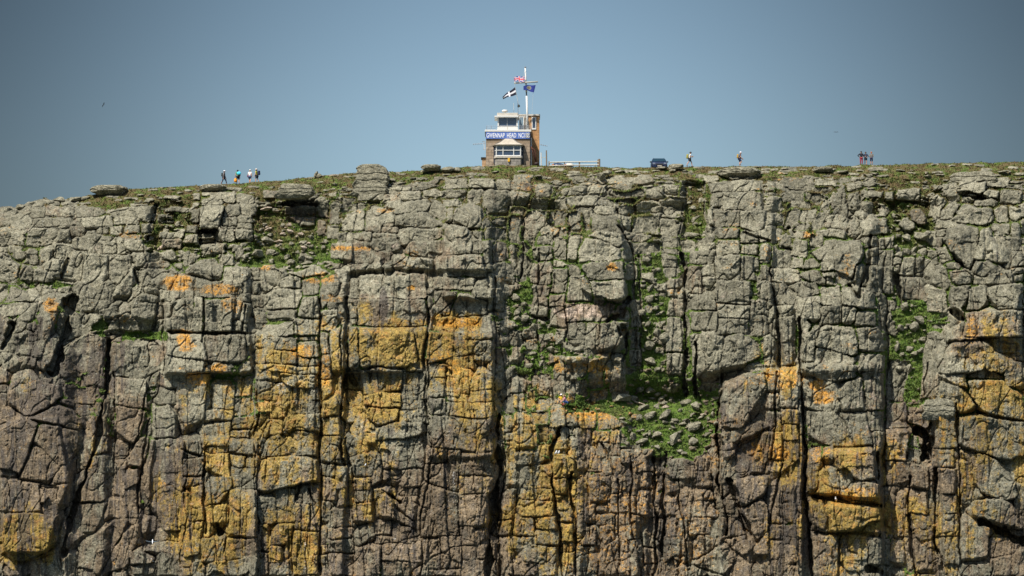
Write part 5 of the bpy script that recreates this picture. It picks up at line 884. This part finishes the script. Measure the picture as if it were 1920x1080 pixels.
p = person(P(1293.2, 312.4, yp), FR, "lone walker in white T-shirt and dark cap striding right past the car", (.75, .76, .76), (.02, .03, .05), lf=(.30, 0), rf=(-.34, .03), hat=(.04, .045, .05), lean=.08, la=[(.24, -.02, 1.1), (.2, -.26, 1.13)], ra=[(-.24, .0, 1.1), (-.2, -.24, 1.15)], height=1.78)
bag(p, (0, .25, 1.17), (.32, .24, .52), (.30, .27, .06), "olive yellow backpack on the walker beside the car")
p = person(P(1386.6, 312.0, yp), FR, "lone walker in dark vest and white hat stepping right, head bowed", (.045, .03, .05), (.03, .03, .09), lf=(.04, 0), rf=(.02, .16), hat=(.78, .74, .80), lean=.12, sleeve=True, la=[(.24, -.1, 1.08), (.2, -.3, .92)], ra=[(-.24, -.1, 1.08), (-.2, -.3, .92)], height=1.76, rk=(-.1, -.26, .52))
bag(p, (0, .20, 1.18), (.3, .2, .48), (.42, .26, .05), "tan backpack on the lone walker with the white hat")
person(P(1615, 310, yp), .15, "person in dark top and red trousers with hand on hip, left of the three", (.012, .015, .025), (.30, .035, .06), long=True, sleeve='long', ra=[(-.44, .02, 1.14), (-.2, -.06, 1.0)], la=[(.28, -.02, 1.1), (.16, -.12, .98)], hair=(.01, .01, .01), lf=(.03, 0), rf=(-.03, 0))
person(P(1623.3, 309.8, yp + .3), .0, "person in navy top and dark skirt standing between the other two", (.02, .03, .06), (.025, .05, .07), sleeve='long', ra=[(-.26, -.04, 1.14), (-.1, -.26, 1.1)], la=[(.34, -.0, 1.12), (.18, -.12, .98)], hair=(.01, .01, .012), height=1.62)
person(P(1634, 309, yp), math.pi - .1, "long-haired person in grey top and navy trousers, right of the three", (.16, .15, .13), (.015, .02, .06), long=True, hair=(.40, .12, .04), la=[(.25, .0, 1.1), (.2, -.16, 1.05)], ra=[(-.25, .0, 1.1), (-.2, -.16, 1.05)], height=1.58)
# climbers resting on the ledge
f0 = surf(1051.5, 757, .35)
person(f0 + Vector((0, 0, -.05)), .3, "climber in yellow T-shirt and white helmet sitting on the ochre ledge", (.85, .55, .03), (.10, .08, .06), pelvis=.32, lk=(.14, -.42, .46), rk=(-.14, -.42, .44), lf=(.62, .0), rf=(.56, 0), hat=(.85, .8, .85), la=[(.32, -.1, .55), (.26, -.34, .46)], ra=[(-.32, -.1, .55), (-.26, -.34, .46)], lean=.12, shoe=(.6, .1, .05))
f1 = surf(1062.5, 759.5, .5)
person(f1, FL + .3, "crouching climber in pink and white top and blue trousers beside the yellow one", (.62, .30, .36), (.03, .10, .28), long=True, pelvis=.34, lk=(.14, -.38, .45), rk=(-.14, -.36, .45), lf=(.30, 0), rf=(.22, 0), lean=.34, hair=(.3, .2, .12), la=[(.24, -.46, .5), (.14, -.66, .34)], ra=[(-.24, -.46, .5), (-.14, -.66, .34)])
rp = MB()
for k in range(4): rp.tube([(.16 * math.cos(t) + k * .02, .13 * math.sin(t), .03 * k + .02 * math.sin(3 * t)) for t in [2 * math.pi * i / 16 for i in range(17)]], .03, 6)
rp = rp.build("climbing_rope", cloth((.75, .07, .03)), None, True); rp.location = surf(1056.5, 759, .35); tag(rp, "coil of red rope on the ledge at the climbers' feet", "rope")
# ------------------------------------------------------------------ birds
gw = mat("gull_white", (.85, .85, .86), .7); gg = mat("gull_grey", (.35, .42, .48), .7)
def bird(name, loc, yaw, label, group=None, flying=False, s=1.0, dark=False, roll=0.0, pitch=0.0):
    r = empty(name, loc, yaw); r.rotation_euler = (pitch, roll, yaw); r.scale = (s, s, s); tag(r, label, "bird", group); wm = blackm if dark else gw; wg = blackm if dark else gg
    if flying:
        skin("body", [(0, .26, 0, .02, .01), (0, .12, 0, .05), (0, -.06, 0, .07), (0, -.2, .02, .05), (0, -.28, .03, .025), (0, -.34, .02, .01)], [(0, 1), (1, 2), (2, 3), (3, 4), (4, 5)], wm, r, 2, 2)
        for s_ in (-1, 1): skin("wing", [(0, -.05, .02, .03, .06), (s_ * .3, -.10, .10, .02, .08), (s_ * .65, 0, .06, .012, .04), (s_ * .74, .08, .04, .006, .01)], [(0, 1), (1, 2), (2, 3)], wg, r, 2)
    else:
        skin("body", [(0, .26, .08, .02, .012), (0, .14, .13, .055), (0, 0, .2, .09), (0, -.08, .3, .06), (0, -.1, .40, .05), (0, -.17, .395, .014)], [(0, 1), (1, 2), (2, 3), (3, 4), (4, 5)], wm, r, 2, 2)
        for s_ in (-1, 1):
            skin("wing", [(s_ * .07, -.02, .24, .03), (s_ * .08, .14, .16, .03), (s_ * .03, .30, .08, .01)], [(0, 1), (1, 2)], wg, r, 2)
            MB().tube([(s_ * .03, 0, .13), (s_ * .03, 0, -.02)], .01, 5).build("leg", yellow, r, off=0)
bird("seagull", surf(1042.7, 853.5, .35), .5, "white seagull standing in the dark joint, left of the pair", s=1.25)
bird("seagull", surf(1047.8, 853.5, .35), .4, "white seagull standing in the dark joint, right of the pair", s=1.25)
bird("seagull", surf(1567.3, 941, .3), -.3, "single white seagull on the ledge under the orange blocks", s=1.3)
bird("seagull", surf(685, 876, .3), .6, "white seagull perched on the yellow-stained pillar", s=1.0)
bird("seagull", surf(285, 1054.5, .3), -.8, "white seagull sitting low on the brown rock, under the flying one", s=1.0)
bird("seagull", surf(286, 1015, 4), 0.1, "seagull gliding with spread wings before the brown rock, lower left", flying=True, s=1.0, pitch=1.1)
bird("crow", P(80.4, 377.5, -.1), .4, "small black bird perched on the skyline rocks far left", dark=True, s=.8)
bird("swift", P(194.3, 196.5, -60), 2.0, "small dark bird flying high over the left of the cliff", flying=True, dark=True, s=.55, pitch=-.9, roll=.5)
bird("swift", P(1567.5, 248, 60), 0.0, "faint small bird flying above the three standing people", flying=True, dark=True, s=.45)
# ------------------------------------------------------------------ loose boulders
def rock_mesh(name, seed, sub=4, cuts=9, lo=.62, hi=.95, blocky=0.0, pink=0.0, bright=1.0, grooves=()):
    r_ = np.random.default_rng(seed); bm = bmesh.new(); bmesh.ops.create_icosphere(bm, subdivisions=sub, radius=1.0)
    v = np.array([x_.co[:] for x_ in bm.verts])
    if blocky: p_ = 2 + blocky * 6; v = v / (np.abs(v)**p_).sum(1, keepdims=True)**(1 / p_)
    for _ in range(cuts):
        n_ = r_.normal(0, 1, 3); n_ /= np.linalg.norm(n_); d_ = r_.uniform(lo, hi) * np.abs(v @ n_).max(); e_ = v @ n_ - d_; v = v - np.clip(e_, 0, None)[:, None] * n_ * .93
    for sc_, am in ((.6, .07), (.22, .06), (.09, .035)):
        f1_ = vnoise(v[:, 0] + v[:, 2] * .7, v[:, 1] - v[:, 2] * .5, sc_, sc_, seed + int(sc_ * 99)); f2_ = vnoise(v[:, 2] + v[:, 1] * .6, v[:, 0] - v[:, 1] * .4, sc_, sc_, seed + 7 + int(sc_ * 99))
        v = v * (1 + am * (f1_ + f2_) * .6)[:, None]
    for gz, gw_, gd in grooves: v[:, :2] *= (1 - gd * np.exp(-((v[:, 2] - gz - .06 * np.sin(v[:, 0] * 5)) / gw_)**2))[:, None]
    e = bpy.data.meshes.new(name); bm.verts.ensure_lookup_table()
    for i, x_ in enumerate(bm.verts): x_.co = v[i]
    bm.to_mesh(e); bm.free(); e.materials.append(ROCK)
    for nm, c_4 in (("cover", (0, 0, bright, 1)), ("stain", (pink, 0, 0, 1))):
        a_5 = e.attributes.new(nm, 'FLOAT_COLOR', 'POINT'); a_5.data.foreach_set("color", np.tile(np.array(c_4, np.float32), len(e.vertices)))
    return e
RM = [rock_mesh("rock_shape", 100 + i, 4, 16, .45, .86, bright=.6) for i in range(7)]; PM = [rock_mesh("pink_rock_shape", 200 + i, 4, 14, .45, .86, pink=.8, bright=.6) for i in range(3)]
nrk = [0]
def boulder(u, v, w_, h_, label, group=None, mesh=None, rot=0.0, lift=None, y=None, cat="boulder", name="boulder"):
    nrk[0] += 1; e = mesh or RM[nrk[0] % 7]; hw = w_ / 16 / 2 * 1.2; hh = h_ / 16 / 2 * 1.2; dp = (hw + hh) / 2
    o = link(bpy.data.objects.new(name, e)); o.location = P(u, v, y) if y is not None else surf(u, v, (dp * .42 if lift is None else lift))
    o.scale = (hw, dp, hh); o.rotation_euler = (0, rot, 0); tag(o, label, cat, group); return o
TOR = rock_mesh("tor_shape", 301, 6, 11, .68, .93, .45, bright=.55, grooves=((.30, .05, .09), (-.25, .04, .06))); SLAB = rock_mesh("slab_shape", 305, 5, 12, .6, .92, .3, bright=.6, grooves=((.1, .06, .05),))
boulder(696, 335, 56, 38, "big squared granite tor block standing on the left skyline", mesh=TOR, y=-3.4)
boulder(697, 318, 47, 15, "flat granite cap lying on top of the squared tor", mesh=SLAB, y=-3.3)
boulder(692, 358, 58, 22, "wide granite block carrying the squared tor", mesh=TOR, y=-4.4)
boulder(208, 358, 64, 16, "long pale grey boulder alone on the skyline far left", mesh=SLAB, y=-.7)
for u_, v_, w_, h_ in ((12, 396, 30, 14), (40, 388, 26, 13), (62, 381, 22, 9), (86, 381, 28, 12), (112, 375, 26, 10), (140, 374, 30, 10), (162, 371, 20, 8), (28, 400, 20, 9), (100, 386, 22, 9), (126, 384, 24, 10)):
    boulder(u_, v_, w_, h_, "rounded lichened boulder in the jumble on the far left skyline", "boulders on the far left skyline", y=-.5 - (v_ - np.interp(u_, skx, sky_)) * .14)
for u_, v_, w_, h_ in ((262, 366, 14, 4), (300, 372, 12, 5), (338, 362, 16, 5), (372, 358, 10, 4), (510, 352, 16, 6), (540, 346, 12, 4), (628, 345, 14, 6), (645, 352, 12, 5), (735, 338, 16, 6), (752, 344, 20, 7), (775, 334, 14, 4), (930, 322, 16, 4), (1010, 330, 20, 6), (1060, 326, 14, 4), (1160, 322, 20, 5), (1195, 326, 16, 5), (1470, 317, 18, 4), (1580, 322, 30, 6), (1640, 326, 22, 5), (1690, 320, 26, 5), (1740, 330, 22, 6), (1880, 322, 24, 4)):
    boulder(u_, v_, w_, h_, "small pale stone showing through the clifftop heath", "stones on the clifftop heath", rot=random.uniform(-.15, .15))
boulder(190, 362, 30, 8, "low pale rock at the left end of the long skyline boulder", y=-.9)
boulder(592, 330, 10, 12, "pale upright stone of the small cairn left of the tor", y=-.4); boulder(599, 330, 11, 11, "pale leaning stone of the small cairn left of the tor", y=-.5, rot=.6); boulder(594, 324, 6, 7, "pointed topmost stone of the small cairn left of the tor", y=-.4); boulder(583, 335, 12, 6, "flat lowest stone of the small cairn left of the tor", y=-.5)
boulder(810, 315, 34, 10, "flat dark-lipped boulder between tor and station", mesh=SLAB, y=-1.2); boulder(838, 318, 26, 11, "pale boulder just left of the station's grass", y=-1.4); boulder(855, 319, 22, 9, "small rounded boulder nearest the station on its left", y=-1.3); boulder(795, 321, 20, 6, "small flat stone at the left end of the boulders by the station", y=-1.4)
boulder(1270, 312, 33, 13, "dark-based rounded boulder on the grass right of the car", y=-1.0); boulder(1243, 315, 26, 6, "low pale stone in front of the car", y=-.9); boulder(1262, 320, 18, 8, "small stone leaning below the boulder right of the car", y=-1.6); boulder(1285, 321, 18, 7, "small tan stone below the boulder right of the car", y=-1.6)
boulder(1390, 326, 74, 17, "long smooth whaleback boulder below the lone walker with the white hat", mesh=SLAB, y=-3.6)
boulder(1820, 338, 78, 24, "great layered boulder on the far right clifftop", mesh=TOR, y=-4.4); boulder(1822, 357, 62, 17, "flat block under the great layered boulder, far right", mesh=SLAB, y=-6.0); boulder(1545, 318, 34, 8, "low flat slab on the heath left of the three people", mesh=SLAB, y=-2.2)
boulder(552, 360, 60, 22, "broad rounded boulder overhanging the green gully, upper left", mesh=TOR, y=-8.0); boulder(402, 353, 46, 11, "low grey boulder below the four walkers", mesh=SLAB, y=-2.4)
boulder(1128, 329, 26, 16, "tilted pale boulder on the turf below the fence", y=-4.2, rot=.5); boulder(1137, 324, 18, 9, "pale stone behind the tilted boulder below the fence", y=-3.5)
boulder(1758, 768, 48, 30, "wedged chockstone roofing the dark cave, lower right", mesh=TOR, lift=.5)
BL = {22: "largest dark-undercut boulder at the right of the grassy bowl", 28: "L-shaped pale boulder low in the middle of the grassy bowl", 29: "squared tilted boulder low on the right of the grassy bowl", 25: "squat grey boulder on the left rim of the grassy bowl", 26: "slanting boulder just below the squat one on the bowl's left rim", 8: "wide pale oblong boulder in the middle of the grassy bowl", 9: "pale diagonal boulder leaning right in the middle of the grassy bowl", 10: "hooked grey boulder standing left of the oblong one in the bowl", 12: "arched boulder high on the right of the grassy bowl", 0: "mossy flat boulder at the head of the grassy bowl", 35: "squared block at the foot of the column left of the bowl"}
bowl = [(900, 80, 200, 80), (760, 60, 120, 80), (900, 185, 90, 45), (1020, 185, 130, 70), (1140, 205, 110, 80), (1030, 245, 110, 50), (950, 295, 80, 75), (780, 300, 170, 70), (880, 390, 180, 90), (1070, 385, 190, 110), (740, 430, 110, 120), (1250, 335, 90, 75), (1310, 240, 150, 90), (1440, 280, 120, 90), (1410, 390, 90, 50), (1550, 385, 75, 45), (1520, 415, 100, 40), (1610, 440, 60, 80), (1665, 375, 80, 90), (1180, 460, 90, 50), (1280, 505, 110, 36), (1700, 495, 60, 50), (1440, 530, 240, 120), (1540, 560, 60, 30), (560, 500, 70, 40), (650, 650, 135, 120), (750, 730, 160, 60), (950, 645, 150, 66), (1180, 700, 170, 150), (1430, 725, 120, 100), (1250, 605, 90, 40), (540, 490, 90, 50), (620, 455, 90, 50), (510, 435, 80, 35), (960, 800, 80, 50), (520, 180, 220, 120), (670, 180, 120, 80), (1070, 855, 70, 35), (780, 580, 60, 35), (910, 600, 60, 30), (1240, 850, 80, 50), (1060, 295, 90, 60), (750, 250, 160, 50), (1320, 90, 80, 70), (970, 130, 90, 60), (1310, 880, 110, 60), (1000, 560, 40, 24), (860, 600, 40, 24), (1120, 570, 34, 20), (1600, 640, 110, 60), (1350, 460, 70, 36), (690, 560, 44, 24), (1020, 735, 40, 30), (900, 790, 60, 30)]
for i, (x_, y_, w_, h_) in enumerate(bowl):
    pk = i in (15, 41, 42); boulder(1090 + x_ / 6.748, 720 + y_ / 6.748, w_ / 6.748, h_ / 6.748, BL.get(i) or ("small pinkish rock lying among the stones of the grassy bowl" if pk else "small grey rock lying in the turf of the grassy bowl"), "rocks in the grassy bowl", PM[i % 3] if pk else None, rot=random.uniform(-.5, .5) if i != 22 else -.25)
up = [(280, 410, 110, 70, 1), (605, 445, 120, 90, 1), (490, 485, 80, 55, 1), (440, 600, 130, 50, 1), (310, 505, 110, 80, 0), (780, 490, 90, 70, 1), (940, 530, 150, 80, 0), (820, 700, 120, 80, 1), (730, 780, 80, 60, 0), (260, 590, 230, 110, 0), (330, 770, 170, 110, 0), (560, 860, 170, 110, 0), (640, 930, 170, 120, 0), (790, 850, 150, 100, 0), (900, 860, 130, 60, 0), (880, 945, 200, 60, 0), (880, 1000, 200, 50, 0), (330, 910, 100, 90, 0), (960, 790, 120, 60, 0), (1140, 700, 100, 100, 0), (100, 780, 280, 150, 0), (250, 90, 180, 80, 1), (540, 390, 50, 24, 1), (900, 630, 60, 36, 1), (680, 380, 34, 26, 1), (1030, 690, 40, 24, 1)]
for i, (x_, y_, w_, h_, pk) in enumerate(up):
    boulder(470 + x_ / 8.306, 380 + y_ / 8.306, w_ / 8.306, h_ / 8.306, {9: "dark tilted slab leaning in the green gully, upper left", 20: "broad boulder with black underside left of the green gully", 1: "brightest sandy boulder in the middle of the green gully"}.get(i) or ("small sandy rock on the turf of the upper left gully" if pk else "small grey rock on the turf of the upper left gully"), "rocks in the upper left gully", PM[i % 3] if pk else None, rot=.6 if i == 9 else random.uniform(-.4, .4))
gl_ = [((1440, 300), [(695, 740, 60, 50), (670, 845, 50, 40), (735, 845, 50, 45), (765, 810, 60, 35), (655, 950, 40, 40), (720, 955, 40, 30), (745, 980, 40, 30), (680, 985, 40, 30), (715, 1050, 50, 50), (660, 1055, 40, 30), (700, 395, 50, 34), (735, 460, 60, 30), (785, 465, 60, 45), (670, 480, 50, 40), (815, 415, 40, 30), (650, 440, 40, 30), (790, 385, 70, 34)], "gully right of centre", "small pale rock on the turf of the right-hand gully"),
       ((960, 300), [(690, 600, 70, 50), (700, 650, 50, 30), (700, 700, 60, 40), (730, 750, 40, 30), (700, 940, 70, 60), (735, 870, 60, 60), (765, 900, 50, 50), (700, 1020, 60, 34), (765, 830, 50, 30), (660, 770, 40, 34), (690, 830, 40, 30), (740, 1060, 50, 30), (720, 560, 40, 24), (680, 400, 50, 26), (915, 245, 40, 24), (930, 300, 60, 30), (920, 380, 90, 30), (900, 215, 40, 20)], "middle gully", "small pale rock on the turf of the middle gully"),
       ((960, 300), [(110, 980, 50, 26), (200, 955, 70, 34), (290, 955, 60, 34), (180, 905, 40, 40), (240, 920, 50, 34), (70, 800, 50, 40), (30, 770, 50, 40), (60, 730, 40, 30), (110, 840, 50, 40), (330, 960, 50, 30), (20, 700, 40, 40), (150, 1030, 40, 30), (90, 1040, 50, 30)], "left middle gully", "small tan rock at the foot of the central columns")]
for (tx, ty), L_, g_, lb in gl_:
    for x_, y_, w_, h_ in L_: boulder(tx + x_ / 2.7, ty + y_ / 2.7, w_ / 2.7, h_ / 2.7, lb, "rocks in the " + g_, rot=random.uniform(-.5, .5))
